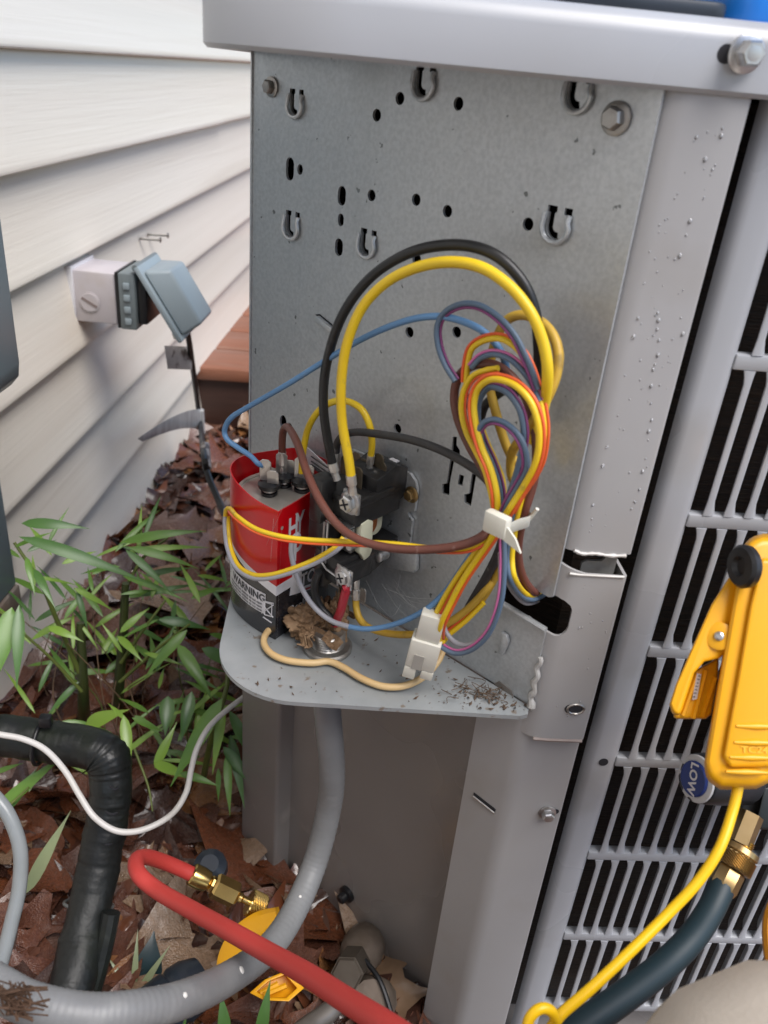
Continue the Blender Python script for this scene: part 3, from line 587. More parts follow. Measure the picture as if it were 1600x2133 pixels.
# things on top of the cover
mb = MB(); q = onY(1590, 6, .70); mb.prism(rrect(q.x - .028, q.x + .14, .68, .86, .02, 5), lambda x, y, z: V((x, y, z)), .0495, .09); o = mk('blue_case', mb, BLUEP, bevel=.006); tag(o, 'bright blue plastic case on the unit top, at the photo top right corner', 'case')
mb = MB(); mb.prism(rrect(.14, .26, .66, .80, .012, 4), lambda x, y, z: V((x, y, z)), .0495, .0600); mb.prism(rrect(.16, .24, .67, .78, .01, 4), lambda x, y, z: V((x, y, z)), .0602, .070); o = mk('tool_pouch', mb, DKBLUE, bevel=.003); tag(o, 'dark flat tool pouch lying on top of the cover left of blue case', 'pouch')

# ------------------------------------------------------------------ text helper
def text_geo(body, size):
    cu = bpy.data.curves.new('txt', 'FONT'); cu.body = body; cu.size = size; cu.align_x = 'CENTER'; cu.align_y = 'CENTER'; cu.resolution_u = 3; cu.offset = size * .028
    o = bpy.data.objects.new('txt', cu); col.objects.link(o); dg = bpy.context.evaluated_depsgraph_get(); dg.update()
    me = bpy.data.meshes.new_from_object(o.evaluated_get(dg)); vs = [v.co.copy() for v in me.vertices]; fs = [tuple(p.vertices) for p in me.polygons]
    bpy.data.objects.remove(o); bpy.data.curves.remove(cu); bpy.data.meshes.remove(me); return vs, fs

# ------------------------------------------------------------------ capacitor standing on the tray
CT, CO = -.30, .064            # centre in the panel frame
def clp(t, o): return V((.21 + t / R2 - o / R2, .625 - t / R2 - o / R2))
ctl = [(-.242, .123), (-.274, .127), (-.304, .124), (-.328, .115), (-.344, .101), (-.355, .08), (-.357, .055), (-.354, .028), (-.347, .009), (-.331, .006), (-.30, .009), (-.269, .02), (-.253, .045), (-.247, .085), (-.244, .110)]
loop = []
for i in range(len(ctl)):
    a, b, c_, d = (V((*ctl[(i + q) % len(ctl)], 0)) for q in (-1, 0, 1, 2))
    if i == 0: a = b * 2 - c_
    if i == len(ctl) - 1: d = c_ * 2 - b
    for j in range(5):
        t = j / 5; p = .5 * ((2 * b) + (c_ - a) * t + (2 * a - 5 * b + 4 * c_ - d) * t * t + (3 * b - a - 3 * c_ + d) * t ** 3); loop.append((p.x, p.y))
loop.append(loop[0])
AL = [0.]
for i in range(len(loop) - 1): AL.append(AL[-1] + math.hypot(loop[i + 1][0] - loop[i][0], loop[i + 1][1] - loop[i][1]))
PER = AL[-1]
def sleeve(u, z, off=0.):      # u: arc length from the front crease, positive towards the left
    u = u % PER; i = 0
    while i < len(AL) - 2 and u > AL[i + 1]: i += 1
    f_ = (u - AL[i]) / (AL[i + 1] - AL[i]); a, b = loop[i], loop[i + 1]
    t = a[0] + (b[0] - a[0]) * f_; o = a[1] + (b[1] - a[1]) * f_; tx, ty = b[0] - a[0], b[1] - a[1]; l = math.hypot(tx, ty)
    return Lp(t + ty / l * off, o - tx / l * off, z)
cap = empty('capacitor', Lp(CT, CO, -.5465)); tag(cap, 'oval run capacitor in a red, white and black label standing on the tray', 'capacitor')
ZT, ZB_ = -.386, -.5462
nU = 96
def ztop(u): return ZT - .004 * math.cos(2 * math.pi * u / PER * 2) 
def zrw(u): # lower border of the red print
    u = u % PER
    if u > PER - .06: return -.478
    return -.478 + .021 * min(1, u / .115) if u < .2 else -.457
def band(name, zlo, zhi, mat, nz_=6, inner=True, parent=cap, u0=0., u1=PER, off=0., th=.0012):
    mb = MB(); vs = []; n = nU
    us = [u0 + (u1 - u0) * i / n for i in range(n + 1)]
    for u in us:
        lo = zlo(u) if callable(zlo) else zlo; hi = zhi(u) if callable(zhi) else zhi
        for k_ in range(nz_ + 1): vs.append(sleeve(u, lo + (hi - lo) * k_ / nz_, off))
    m_ = len(vs)
    for u in us:
        lo = zlo(u) if callable(zlo) else zlo; hi = zhi(u) if callable(zhi) else zhi
        for k_ in range(nz_ + 1): vs.append(sleeve(u, lo + (hi - lo) * k_ / nz_, off - th))
    K_ = nz_ + 1; fs = []
    for i in range(n):
        for k_ in range(nz_):
            q = (i * K_ + k_, (i + 1) * K_ + k_, (i + 1) * K_ + k_ + 1, i * K_ + k_ + 1); fs += [q, tuple(x + m_ for x in q)[::-1]]
        for k_ in (0, nz_): a = i * K_ + k_; b = (i + 1) * K_ + k_; fs.append((a, b, b + m_, a + m_))
    mb.add(vs, fs); return mk(name, mb, mat, parent, smooth=40)
slv = band('label_sleeve', zrw, ztop, REDL)
def wb(u): return .012 * max(.15, 1 - u / .13) if u < .2 else (.012 if u > PER - .06 else .002)
band('white_band', lambda u: zrw(u) - wb(u), zrw, WHTL, 2)
blk = band('black_band', ZB_, lambda u: zrw(u) - wb(u), BLKL, 3)
mb = MB(); mb.add([sleeve(u, -.548 + .0025, -.003) for u in [PER * i / 60 for i in range(60)]] + [sleeve(u, -.412, -.006) for u in [PER * i / 60 for i in range(60)]], [tuple(range(60)), tuple(range(60, 120))[::-1]] + [(i, (i + 1) % 60, 60 + (i + 1) % 60, 60 + i) for i in range(60)])
can = mk('can', mb, CANM, cap, smooth=40)
mb = MB(); mb.tube([sleeve(PER * i / 60, -.411, -.0065) for i in range(61)], .0022, 6); mk('rolled_rim', mb, CANM, can)
# printed marks, wrapped on the sleeve. right facet: u just below PER (towards +t side)
def wrap_text(body, size, u, z, mat, sx=1., rot=0., off=.0006, name='lettering', parent=None, italic=0.):
    vs, fs = text_geo(body, size); c_, s_ = math.cos(rot), math.sin(rot); mb = MB()
    mb.add([sleeve(u - ((p.x * sx + p.y * italic) * c_ - p.y * s_), z + (p.x * sx * s_ + p.y * c_), off) for p in vs], fs); return mk(name, mb, mat, parent or slv, smooth=0, recalc=False)
def wrap_quad(pts, mat, off=.0004, name='panel', parent=None, n=6):
    mb = MB(); vs = []
    for i in range(n + 1):
        for j in range(n + 1):
            a, b, c_, d = [V(p).to_3d() for p in pts]; p = a.lerp(b, i / n).lerp(d.lerp(c_, i / n), j / n); vs.append(sleeve(p.x, p.y, off))
    mb.add(vs, [(i * (n + 1) + j, (i + 1) * (n + 1) + j, (i + 1) * (n + 1) + j + 1, i * (n + 1) + j + 1) for i in range(n) for j in range(n)]); return mk(name, mb, mat, parent or slv, smooth=0, recalc=False)
def proj(p): c_ = RM.T @ np.array(p); return (CX + FPX * c_[0] / c_[2], CY + FPX * c_[1] / c_[2])
_grid = [(u, z, proj(sleeve(u, z))) for u in [-.075 + .002 * i for i in range(120)] for z in [-.546 + .002 * i for i in range(82)]]
def uz(px, py):
    u, z, _ = min(_grid, key=lambda g_: (g_[2][0] - px) ** 2 + (g_[2][1] - py) ** 2); return u, z
def lettering(body, size, px, py, mat, **k): u, z = uz(px, py); return wrap_text(body, size, u, z, mat, **k)
lettering('H', .034, 610, 1100, INKW, sx=.62); lettering('Y', .034, 625, 1090, INKW, sx=.62); lettering('P', .036, 619, 1146, INKW, sx=.75)
wrap_quad([uz(603, 1240), uz(662, 1222), uz(662, 1170), uz(610, 1190)], WHTL, name='white_panel')
wrap_quad([uz(629, 1222), uz(664, 1208), uz(664, 1172), uz(629, 1187)], BLKL, off=.0008, name='name_plate')
lettering('TOT', .022, 648, 1197, INKW, sx=.8, off=.0012)
wrap_quad([uz(628, 1232), uz(664, 1217), uz(664, 1213), uz(628, 1228)], REDW, off=.0008, name='red_rule')
lettering('Replac', .014, 625, 1258, INKW, off=.0008, parent=blk, sx=.9); lettering('For', .009, 625, 1274, INKW, off=.0008, parent=blk, sx=.85)
su, sz_ = uz(511, 1232)
wrap_quad([(su + .044, sz_ - .0135), (su - .033, sz_ - .0135), (su - .033, sz_ + .0125), (su + .044, sz_ + .0125)], WHTL, name='warning_sticker', parent=blk, off=.0006)
wrap_text('WARNING', .0125, su - .003, sz_ + .0055, INKG, sx=.98, off=.001, parent=blk); wrap_text('!', .010, su + .0365, sz_ + .006, INKG, off=.001, parent=blk)
for q in range(3): wrap_text('keep away from children do not open', .0042, su + .002, sz_ - .002 - q * .0042, INKG, off=.001, parent=blk, sx=.95)
mb = MB()
for pts in ([(549, 1253), (567, 1258), (565, 1284), (553, 1280), (549, 1253)], [(547, 1256), (569, 1284)], [(547, 1276), (570, 1258)], [(546, 1250), (571, 1257)], [(548, 1284), (568, 1296)]):
    for a, b in zip(pts[:-1], pts[1:]):
        a, b = uz(*a), uz(*b); mb.tube([sleeve(a[0] + (b[0] - a[0]) * i / 3, a[1] + (b[1] - a[1]) * i / 3, .0006) for i in range(4)], .0006, 4)
mk('crossed_bin_symbol', mb, INKW, blk)
mb = MB(); wq = [Wp(636, 928, .020), Wp(690, 978, .045), Wp(690, 1005, .045), Wp(636, 962, .020)]; mb.add(wq + [q + V((.0005, .001, 0)) for q in wq], [(0, 1, 2, 3), (7, 6, 5, 4), (0, 4, 5, 1), (1, 5, 6, 2), (2, 6, 7, 3), (3, 7, 4, 0)]); mk('folded_label_flap', mb, WHTL, cap)
for q, (x, y) in enumerate(((660, 958), (664, 968), (668, 977))):
    mb = MB(); a = Wp(650, y - 8, .029); b = Wp(684, y + 16, .045); mb.tube([a + V((-.0008, -.0008, 0)), b + V((-.0008, -.0008, 0))], .0008 + .001 * (q == 2), 4); mk('print_line', mb, INKG, cap)
# terminals on the can
def spade(name, base, h, w_, parent, ax=(1, 0, 0), lean=(0, 0, 0), mat=TERM, th=.0016):
    ax = V(ax).normalized(); dn = ax.cross(V((0, 0, 1))); mb = MB()
    f_ = lambda a, b, c_: V(base) + ax * a + dn * b + V((0, 0, c_)) + V(lean) * (c_ / h)
    mb.prism([(-w_ / 2, 0), (w_ / 2, 0), (w_ / 2, h - w_ * .25), (w_ / 2 - w_ * .25, h), (-w_ / 2 + w_ * .25, h), (-w_ / 2, h - w_ * .25)], lambda a, c_, b: f_(a, b, c_), -th / 2, th / 2)
    return mk(name, mb, mat, parent, smooth=0, bevel=.0004, seg=1)
TP = [Lp(-.308, .079, -.411), Lp(-.314, .053, -.411), Lp(-.293, .045, -.411)]
for i, p in enumerate(TP):
    mb = MB(); mb.lathe(p, (0, 0, 1), [(0, .009), (.003, .009), (.004, .0066), (.007, .0066), (.008, .0118), (.0125, .0124), (.014, .009), (.015, .005)], 18); t_ = mk('terminal_post', mb, RUBB, cap)
    mb = MB(); mb.lathe(p, (0, 0, 1), [(.0005, .0072), (.0075, .0072)], 14); mk('collar', mb, ZINC, t_)
    for dx in ((-.0045, .003), (.004, -.004)) if i == 0 else ((-.003, .0), (.006, .002)):
        spade('spade_tab', p + V((dx[0], dx[1], .0145)), .017 if dx[0] > 0 else .026, .0125, t_, ax=(1, -.15, 0), lean=(.0, -.004, 0))

# ------------------------------------------------------------------ contactor on the panel
ct = empty('contactor', Lp(-.21, .04, -.46)); tag(ct, 'black two-pole contactor screwed to the galvanised panel beside the capacitor', 'contactor')
def lb(name, t0, t1, o0, o1, z0_, z1_, mat, bev=.0012, parent=ct): mb = MB(); mb.box(Lp, t0, t1, o0, o1, z0_, z1_); return mk(name, mb, mat, parent, bevel=bev)
TR = -.18; TLc = -.250
# mounting plate with notches
q = [(-.262, -.362), (-.178, -.358), (-.170, -.364), (-.1665, -.372), (-.1665, -.397), (-.171, -.399), (-.175, -.402), (-.172, -.407), (-.168, -.409), (-.1685, -.437), (-.173, -.438), (-.176, -.441), (-.174, -.446), (-.170, -.4475), (-.171, -.452), (-.262, -.47)]
mb = MB(); mb.sheet(q, [], lambda a, z, o: Lp(a, o, z), .0045, .0008); mk('mounting_plate', mb, GALV, ct, recalc=True)
mb = MB(); mb.prism([(-.20, -.452), (-.156, -.441), (-.1535, -.462), (-.157, -.467), (-.20, -.480)], lambda a, z, o: Lp(a, o, z), .0010, .007); mk('lower_mount_tab', mb, GALV, ct, bevel=.002)
hexscrew('screw', Wp(858, 1030, .006), PN, .0062, BRASS_D, ct, ph=.2)
up = lb('upper_housing', -.229, TR, .012, .080, -.398, -.372, BLACKP, .002)
mb = MB(); mb.prism([(.004, -.385), (.004, -.352), (.022, -.3445), (.05, -.3535), (.05, -.372), (.05, -.398)], lambda o, z, t: Lp(t, o, z), -.222, TR - .0008); mk('wedge_block', mb, BLACKP, ct, bevel=.0015)
lb('housing_step', -.236, TR + .0012, .044, .082, -.376, -.368, BLACKP, .0012, up)
lb('pole_cover', -.229, -.210, .074, .096, -.402, -.352, BLACKP, .004, up)
lb('side_rail', TR - .004, TR + .0022, .026, .076, -.3745, -.3665, BLACKP, .0012, up)
for z in (-.378, -.392): lb('rib', -.2315, -.229, .02, .07, z - .003, z + .003, BLACKP, .001, up)
lb('rating_mark', TR - .022, TR - .012, .0055, .012, -.3495, -.3488, INKW, 0, up)
mid = lb('middle_housing', -.229, -.203, .012, .094, -.432, -.398, BLACKP, .0015)
for z in (-.405, -.415, -.425): lb('rib', -.2325, -.229, .03, .088, z - .0022, z + .0022, BLACKP, .0008, mid)
# open side: coil, ivory carrier, springs
mb = MB(); a0, a1 = .030, .056
mb.prism(rrect(.026, .052, -.424, -.381, .009, 6), lambda o, z, t: Lp(t, o, z), -.198, -.190); bob = mk('coil_bobbin', mb, IVORY, ct, bevel=.001)
mb = MB(); mb.prism(rrect(.036, .064, -.420, -.384, .012, 6), lambda o, z, t: Lp(t, o, z), -.205, -.1865); mk('copper_winding', mb, COPPER, bob, bevel=.003)
mb = MB(); mb.prism([(.053, -.397), (.060, -.393), (.070, -.395), (.070, -.428), (.066, -.432), (.062, -.440), (.054, -.438), (.051, -.432)], lambda o, z, t: Lp(t, o, z), -.1862, -.1785); car = mk('contact_carrier', mb, IVORY, ct, bevel=.0012)
for z, o0 in ((-.4105, .086), (-.4185, .082)):
    mb = MB(); mb.tube([Lp(-.183, .062, z), Lp(-.183, o0, z + .0008)], .0042, 10); mk('contact_pin', mb, ZINC, car)
lb('armature', -.2, -.186, .068, .076, -.43, -.402, STEEL, .001)
mb = MB(); mb.lathe(Lp(-.178, .030, -.443), PN, [(0, .006), (.012, .006), (.014, .003)], 12); mk('spring_seat', mb, ZINC, ct)
low = lb('lower_housing', -.219, -.183, .050, .092, -.462, -.432, BLACKP, .002)
mb = MB(); mb.prism([(.010, -.430), (.052, -.440), (.052, -.4625), (.036, -.4575), (.010, -.440)], lambda o, z, t: Lp(t, o, z), -.215, -.1795); mk('lower_wedge', mb, BLACKP, ct, bevel=.0012)
lb('lower_block', -.207, -.1785, .050, .0905, -.4615, -.4385, BLACKP, .002, low)
lb('pole_cover', -.217, -.203, .07, .096, -.472, -.428, BLACKP, .003, low)
# bright steel bracket along the front
mb = MB()
P_ = [(.0945, -.3965), (.0945, -.4425), (.0905, -.4475)]
mb.tube([Lp(-.205, .0952, -.3945), Lp(-.2055, .0955, -.43), Lp(-.2055, .0955, -.4415), Lp(-.199, .0952, -.4465), Lp(-.1845, .0952, -.4478), Lp(-.1825, .0948, -.452), Lp(-.1825, .0945, -.458)], .0011, 6)
mk('steel_strap', mb, ZINC, ct)
mb = MB(); mb.box(Lp, -.2055, -.178, .0925, .0938, -.3945, -.3930); mb.box(Lp, -.2055, -.178, .080, .0938, -.3942, -.3932); mk('strap_flange', mb, ZINC, ct, bevel=.0005)
lb('strap_face', -.2055, -.2015, .092, .0938, -.442, -.395, ZINC, .0004)
# main screws and ring lugs
sA = Wp(731, 1046, .086); sB2 = Wp(716, 1201, .0945)
lb('screw_plate', loc(sA)[0] - .012, loc(sA)[0] + .009, .0815, .0858, sA.z - .012, sA.z + .010, ZINC, .0012)
hexscrew('screw', sA, PN, .0088, ZINC, ct, ph=.25, cross=True, h=.8)
lb('screw_plate', loc(sB2)[0] - .011, loc(sB2)[0] + .011, .0925, .0942, sB2.z - .0125, sB2.z + .010, ZINC, .0012)
hexscrew('screw', sB2, PN, .0080, ZINC, ct, ph=.0, cross=True, h=.4)
for px, py, h in ((757, 985, .022), (744, 1003, .022), (776, 985, .018), (793, 990, .021), (788, 972, .02), (718, 978, .022), (740, 975, .024)):
    o_ = .055 if py > 990 else .035
    p = Wp(px, py + 12, o_); spade('spade_tab', p, h, .012, ct, ax=TN, mat=DARKTAB)
for px in (742, 757):
    p = Wp(px, 1232, .06); spade('spade_tab', p + V((0, 0, -.012)), .016, .008, ct, ax=TN, mat=STEEL)

# ------------------------------------------------------------------ wires
def wire(label, pts, r, mat, ends=(), name='wire', group=None, k=7, n=8, jit=0):
    r *= .8
    path = smooth_path(pts, k); e = empty(name, path[-1]); tag(e, label, 'wire', group)
    mb = MB(); mb.tube(path, r, n); mk('insulation', mb, mat, e, smooth=60, recalc=False)
    for which, ln in ends:
        a, b = (path[0], path[2]) if which == 0 else (path[-1], path[-3]); d_ = (a - b).normalized()
        mb = MB(); mb.lathe(a - d_ * r * 1.2, d_, [(0, r * 1.12), (ln * .5, r * 1.15), (ln * .55, r * .85), (ln * .72, r * .9), (ln, r * .95)], 10); mk('crimp_terminal', mb, TERM, e)
    return e
def pair(label, pts, r, mats, name='wire_pair', k=6):
    r *= .86
    path = smooth_path(pts, k); e = empty(name, path[-1]); tag(e, label, 'wires'); n = len(path)
    A_, B_ = [], []
    for i in range(n):
        t_ = (path[min(i + 1, n - 1)] - path[max(i - 1, 0)]).normalized(); vw = path[i].normalized(); sd = t_.cross(vw).normalized() * r * .82
        A_.append(path[i] + sd); B_.append(path[i] - sd)
    for P, m_, rr in ((A_, mats[0], r * (.62 if mats[0] in (ORG, PINK, PURP) else 1.2)), (B_, mats[1], r * (.62 if mats[1] in (ORG, PINK, PURP) else 1.2))):
        mb = MB(); mb.tube(P, rr, 8); mk('strand', mb, m_, e, smooth=60, recalc=False)
    return e
def pts6(l, o): return [Wp(*Z6(*p[:2]), o if len(p) < 3 else p[2]) for p in l]
RB = .0056
wire('thick black wire arching highest over the panel', [Wp(695, 975, .078), Wp(687, 940, .08), Wp(674, 850, .085), Wp(680, 760, .085), Wp(712, 660, .085), Wp(770, 580, .08), Wp(850, 528, .075), Wp(940, 510, .07), Wp(1020, 525, .07), Wp(1080, 575, .065), Wp(1112, 640, .06), Wp(1122, 720, .05), Wp(1120, 800, .04), Wp(1105, 900, .02)], .0056, BLACKW, [(0, .018)])
wire('thick yellow wire arching just under the highest black one', [Wp(732, 1000, .088), Wp(727, 960, .09), Wp(713, 880, .095), Wp(711, 800, .098), Wp(722, 720, .098), Wp(752, 645, .095), Wp(800, 592, .09), Wp(860, 560, .086), Wp(930, 546, .084), Wp(1000, 556, .082), Wp(1060, 595, .08), Wp(1105, 650, .078), Wp(1132, 715, .074), Wp(1141, 780, .07), Wp(1132, 850, .06), Wp(1110, 920, .05)], .0056, YEL, [(0, .02)])
wire('short yellow wire looping from capacitor to contactor top', [Wp(628, 985, .05), Wp(632, 940, .05), Wp(643, 890, .05), Wp(670, 850, .05), Wp(710, 834, .048), Wp(748, 848, .046), Wp(768, 880, .044), Wp(775, 920, .042), Wp(772, 955, .04)], .0044, YEL, [(1, .02)])
wire('blue wire bulging left past the panel edge from capacitor terminal', [TP[0] + V((-.006, .004, .03)), Wp(537, 965, .088), Wp(522, 950, .09), Wp(495, 932, .095), Wp(474, 916, .1), Wp(468, 896, .1), Wp(482, 870, .1), Wp(520, 846, .095), Wp(600, 800, .09), Wp(680, 750, .085), Wp(760, 703, .08), Wp(840, 670, .075), Wp(905, 659, .07), Wp(960, 668, .065), Wp(1010, 693, .06), Wp(1045, 735, .055), Wp(1060, 790, .04)], .0037, BLU, [(0, .018)])
wire('thick brown wire sagging from capacitor in front of contactor to bundle', [Wp(588, 950, .055), Wp(588, 915, .057), Wp(592, 893, .06), Wp(602, 892, .066), Wp(620, 925, .085), Wp(640, 985, .105), Wp(668, 1045, .118), Wp(705, 1095, .122), Wp(750, 1125, .122), Wp(810, 1141, .115), Wp(880, 1145, .105), Wp(950, 1138, .095), Wp(1000, 1120, .085), Wp(1030, 1088, .07), Wp(1030, 1040, .062), Wp(*Z6(400, 1000), .062), Wp(*Z6(330, 880), .062), Wp(*Z6(270, 740), .062), Wp(*Z6(252, 620), .062), Wp(*Z6(280, 525), .062), Wp(*Z6(350, 475), .062), Wp(*Z6(440, 472), .062), Wp(*Z6(520, 520), .06), Wp(*Z6(590, 605), .058), Wp(*Z6(632, 700), .056), Wp(*Z6(655, 820), .054), Wp(*Z6(658, 960), .052), Wp(*Z6(635, 1080), .052), Wp(*Z6(598, 1200), .055), Wp(*Z6(572, 1320), .05), Wp(*Z6(566, 1420), .042), Wp(*Z6(590, 1520), .03), Wp(*Z6(640, 1592), .01), Wp(*Z6(665, 1592), -.02)], .0050, BRN, [(0, .03)], k=6)
wire('dusty dark grey wire running right from contactor into the bundle', [Wp(700, 950, .04), Wp(702, 925, .042), Wp(716, 907, .045), Wp(745, 900, .048), Wp(800, 906, .05), Wp(860, 917, .05), Wp(920, 938, .05), Wp(975, 968, .048), Wp(1010, 995, .045), Wp(1035, 1030, .04), Wp(1045, 1080, .035)], .0050, GREYBLK, [(0, .02)])
pair('yellow and orange wires wrapped round the front of the capacitor', [Wp(472, 1085, .118), Wp(476, 1062, .122), Wp(492, 1078, .142), Wp(530, 1104, .146), Wp(580, 1120, .142), Wp(640, 1128, .132), Wp(700, 1131, .122), Wp(770, 1134, .112), Wp(830, 1138, .106), Wp(900, 1146, .095), Wp(970, 1146, .088), Wp(1012, 1126, .08), Wp(1040, 1095, .066)], .0024, (YEL, ORG))
pair('yellow and grey wires hanging low under the capacitor front', [Wp(474, 1060, .112), Wp(472, 1095, .125), Wp(477, 1140, .132), Wp(494, 1180, .140), Wp(525, 1200, .144), Wp(560, 1201, .142), Wp(600, 1191, .136), Wp(650, 1172, .125), Wp(690, 1150, .113), Wp(708, 1135, .106), Wp(718, 1122, .1)], .0024, (YEL, GREYW))
wire('grey and pink wire turning blue down beside the capacitor, grey end', [Wp(624, 1112, .112), Wp(612, 1120, .116), Wp(607, 1138, .118), Wp(608, 1160, .118), Wp(614, 1185, .118), Wp(624, 1215, .116), Wp(640, 1245, .112), Wp(662, 1272, .108), Wp(692, 1294, .104), Wp(728, 1306, .1)], .0034, GREYW)
wire('blue wire curving along the tray from bundle to grey wire', [Wp(724, 1305, .1), Wp(760, 1310, .096), Wp(800, 1306, .09), Wp(850, 1290, .085), Wp(895, 1264, .08), Wp(930, 1230, .075), Wp(965, 1180, .07), Wp(1000, 1130, .065), Wp(1045, 1085, .06)], .0035, BLU)
wire('tan cloth-like wire lying in a loop on the tray front', [Wp(640, 1300, .09), onZ(615, 1292, -.535), onZ(580, 1300, -.536), onZ(556, 1318, -.539), onZ(550, 1340, -.541), onZ(566, 1362, -.541), onZ(600, 1376, -.541), onZ(650, 1381, -.541), onZ(685, 1378, -.541), onZ(715, 1390, -.541), onZ(755, 1414, -.541), onZ(800, 1430, -.541), onZ(845, 1428, -.539), onZ(885, 1408, -.534), onZ(912, 1378, -.525), onZ(925, 1350, -.515)], .0046, TAN)
wire('short dark red wire under the contactor bottom screw', [sB2 + V((.0, -.004, -.012)), Wp(722, 1225, .094), Wp(717, 1245, .094), Wp(710, 1272, .092), Wp(698, 1300, .09)], .0058, REDW)
wire('mustard yellow wire leaving contactor bottom along the tray', [Wp(742, 1240, .06), Wp(742, 1265, .062), Wp(750, 1290, .065), Wp(770, 1308, .066), Wp(805, 1319, .066), Wp(850, 1322, .066), Wp(890, 1317, .066), Wp(930, 1300, .06), Wp(975, 1268, .05), Wp(1015, 1225, .04), Wp(1035, 1195, .03)], .0047, YELD, [(0, .022)])
wire('black wire curving down between capacitor and crumpled paper', [Wp(664, 1190, .100), Wp(656, 1215, .1), Wp(657, 1240, .1), Wp(668, 1265, .098), Wp(684, 1282, .095), Wp(700, 1300, .092)], .0052, BLACKW)
# the coiled bundle
pair('slate blue and purple wires, leftmost loop high on the bundle', pts6([(265, 550), (215, 470), (182, 380), (176, 290), (210, 222), (290, 183), (380, 192), (470, 250), (540, 330), (592, 430), (630, 520), (655, 600)], .07), .0023, (SLATE, PURP))
wire('mustard yellow wire looping behind the bundle top', pts6([(600, 1060, .03), (580, 985, .03), (530, 920, .035), (490, 820, .04), (450, 680, .045), (425, 560, .045), (432, 450, .045), (462, 340, .045), (510, 255, .045), (590, 228, .045), (680, 262, .045), (740, 330, .048), (766, 420, .052), (756, 520, .056), (720, 620, .06), (680, 690, .06), (620, 790, .055), (540, 900, .045), (530, 1000, .04), (560, 1080, .04)], .05), .0050, YELD)
pair('yellow and orange wires, outer loop at the bundle top', pts6([(300, 560), (308, 470), (330, 390), (390, 345), (470, 332), (540, 360), (600, 420), (640, 500), (668, 590), (695, 690), (706, 800), (690, 930), (650, 1020), (590, 1110), (540, 1200)], .066), .0025, (ORG, YEL))
pair('slate and pink wires, second loop under the bundle top', pts6([(330, 480), (380, 430), (450, 412), (530, 437), (600, 500), (650, 575), (680, 650)], .068), .0023, (PINK, SLATE))
pair('yellow and orange wires, left inner loop beside the brown one', pts6([(470, 500), (400, 512), (345, 540), (305, 610), (296, 700), (318, 800), (362, 890), (410, 990), (440, 1100), (460, 1200)], .070), .0023, (ORG, YEL))
pair('yellow and orange wires, front loop running down to white plug', pts6([(455, 1205, .078), (448, 1100), (420, 990), (375, 880), (345, 760), (338, 660), (362, 582), (420, 537), (490, 537), (570, 572), (640, 650), (678, 760), (682, 880), (655, 985), (600, 1085), (540, 1180), (490, 1260), (440, 1340), (370, 1440), (300, 1545), (245, 1650), (195, 1760), (190, 1830, .07), (215, 1800, .06), (300, 1730, .05), (390, 1640, .04)], .080), .0027, (ORG, YEL))
pair('slate and purple wires inside the bundle loop', pts6([(440, 1130), (420, 1000), (385, 880), (362, 760), (365, 660), (400, 592), (445, 575), (520, 605), (580, 685), (603, 780), (600, 870), (570, 1000), (530, 1120), (500, 1200)], .070), .0023, (PURP, SLATE))
pair('purple and slate wires, short innermost loop', pts6([(375, 805), (410, 762), (470, 757), (540, 802), (588, 880), (600, 980), (562, 1060), (515, 1140), (480, 1220)], .078), .0023, (SLATE, PURP))
pair('slate and purple wires crossing straight down the bundle middle', pts6([(310, 620), (360, 740), (400, 850), (450, 960), (485, 1070), (495, 1180)], .064), .0023, (PURP, SLATE))
pair('yellow and purple wires slanting inside the bundle', pts6([(380, 790), (410, 870), (450, 960), (480, 1040), (490, 1140)], .060), .0023, (YEL, PURP))
wire('dark wire strand hidden inside the bundle loop', pts6([(380, 740), (400, 680), (440, 640), (500, 600), (560, 620)], .04), .0052, BLACKW)
pair('slate and pink wires hanging lowest in a loop beside the plug', pts6([(500, 1200), (488, 1320), (490, 1450), (482, 1600), (452, 1720), (405, 1810), (335, 1872), (260, 1890), (195, 1860), (165, 1820)], .07), .0023, (SLATE, PINK))
wire('grey wire in the low loop beside the plug', pts6([(480, 1400), (480, 1560), (455, 1690), (410, 1790), (340, 1850), (270, 1850), (215, 1800), (195, 1740)], .066), .0030, GREYW)
pair('yellow wire with slate partner going into the cabinet opening', pts6([(575, 1120), (550, 1230), (535, 1330), (525, 1430), (540, 1530), (590, 1605, .03), (640, 1622, .005), (690, 1600, -.02)], .060), .0026, (YEL, SLATE))
pair('orange and grey wires bending into the cabinet opening', pts6([(540, 1200), (515, 1330), (508, 1430), (522, 1525), (560, 1600, .03), (610, 1640, .01), (660, 1630, -.02)], .056), .0024, (ORG, GREYW))
pair('yellow and red wires from zip tie to plug, left pair', pts6([(470, 1240), (420, 1320), (365, 1405), (290, 1505), (225, 1605), (172, 1702)], .078), .0026, (ORG, YEL))
wire('blue wire slanting from zip tie down left to plug', pts6([(440, 1290), (380, 1380), (300, 1490), (220, 1600), (150, 1700)], .07), .0028, SLATE)
wire('mustard wire behind the bundle foot', pts6([(500, 1420), (450, 1530), (390, 1630), (320, 1705), (260, 1760)], .035), .0046, YELD)
wire('dark grey wire behind the bundle foot', pts6([(520, 1240), (470, 1400), (400, 1540), (330, 1660), (290, 1740)], .04), .0056, GREYBLK)
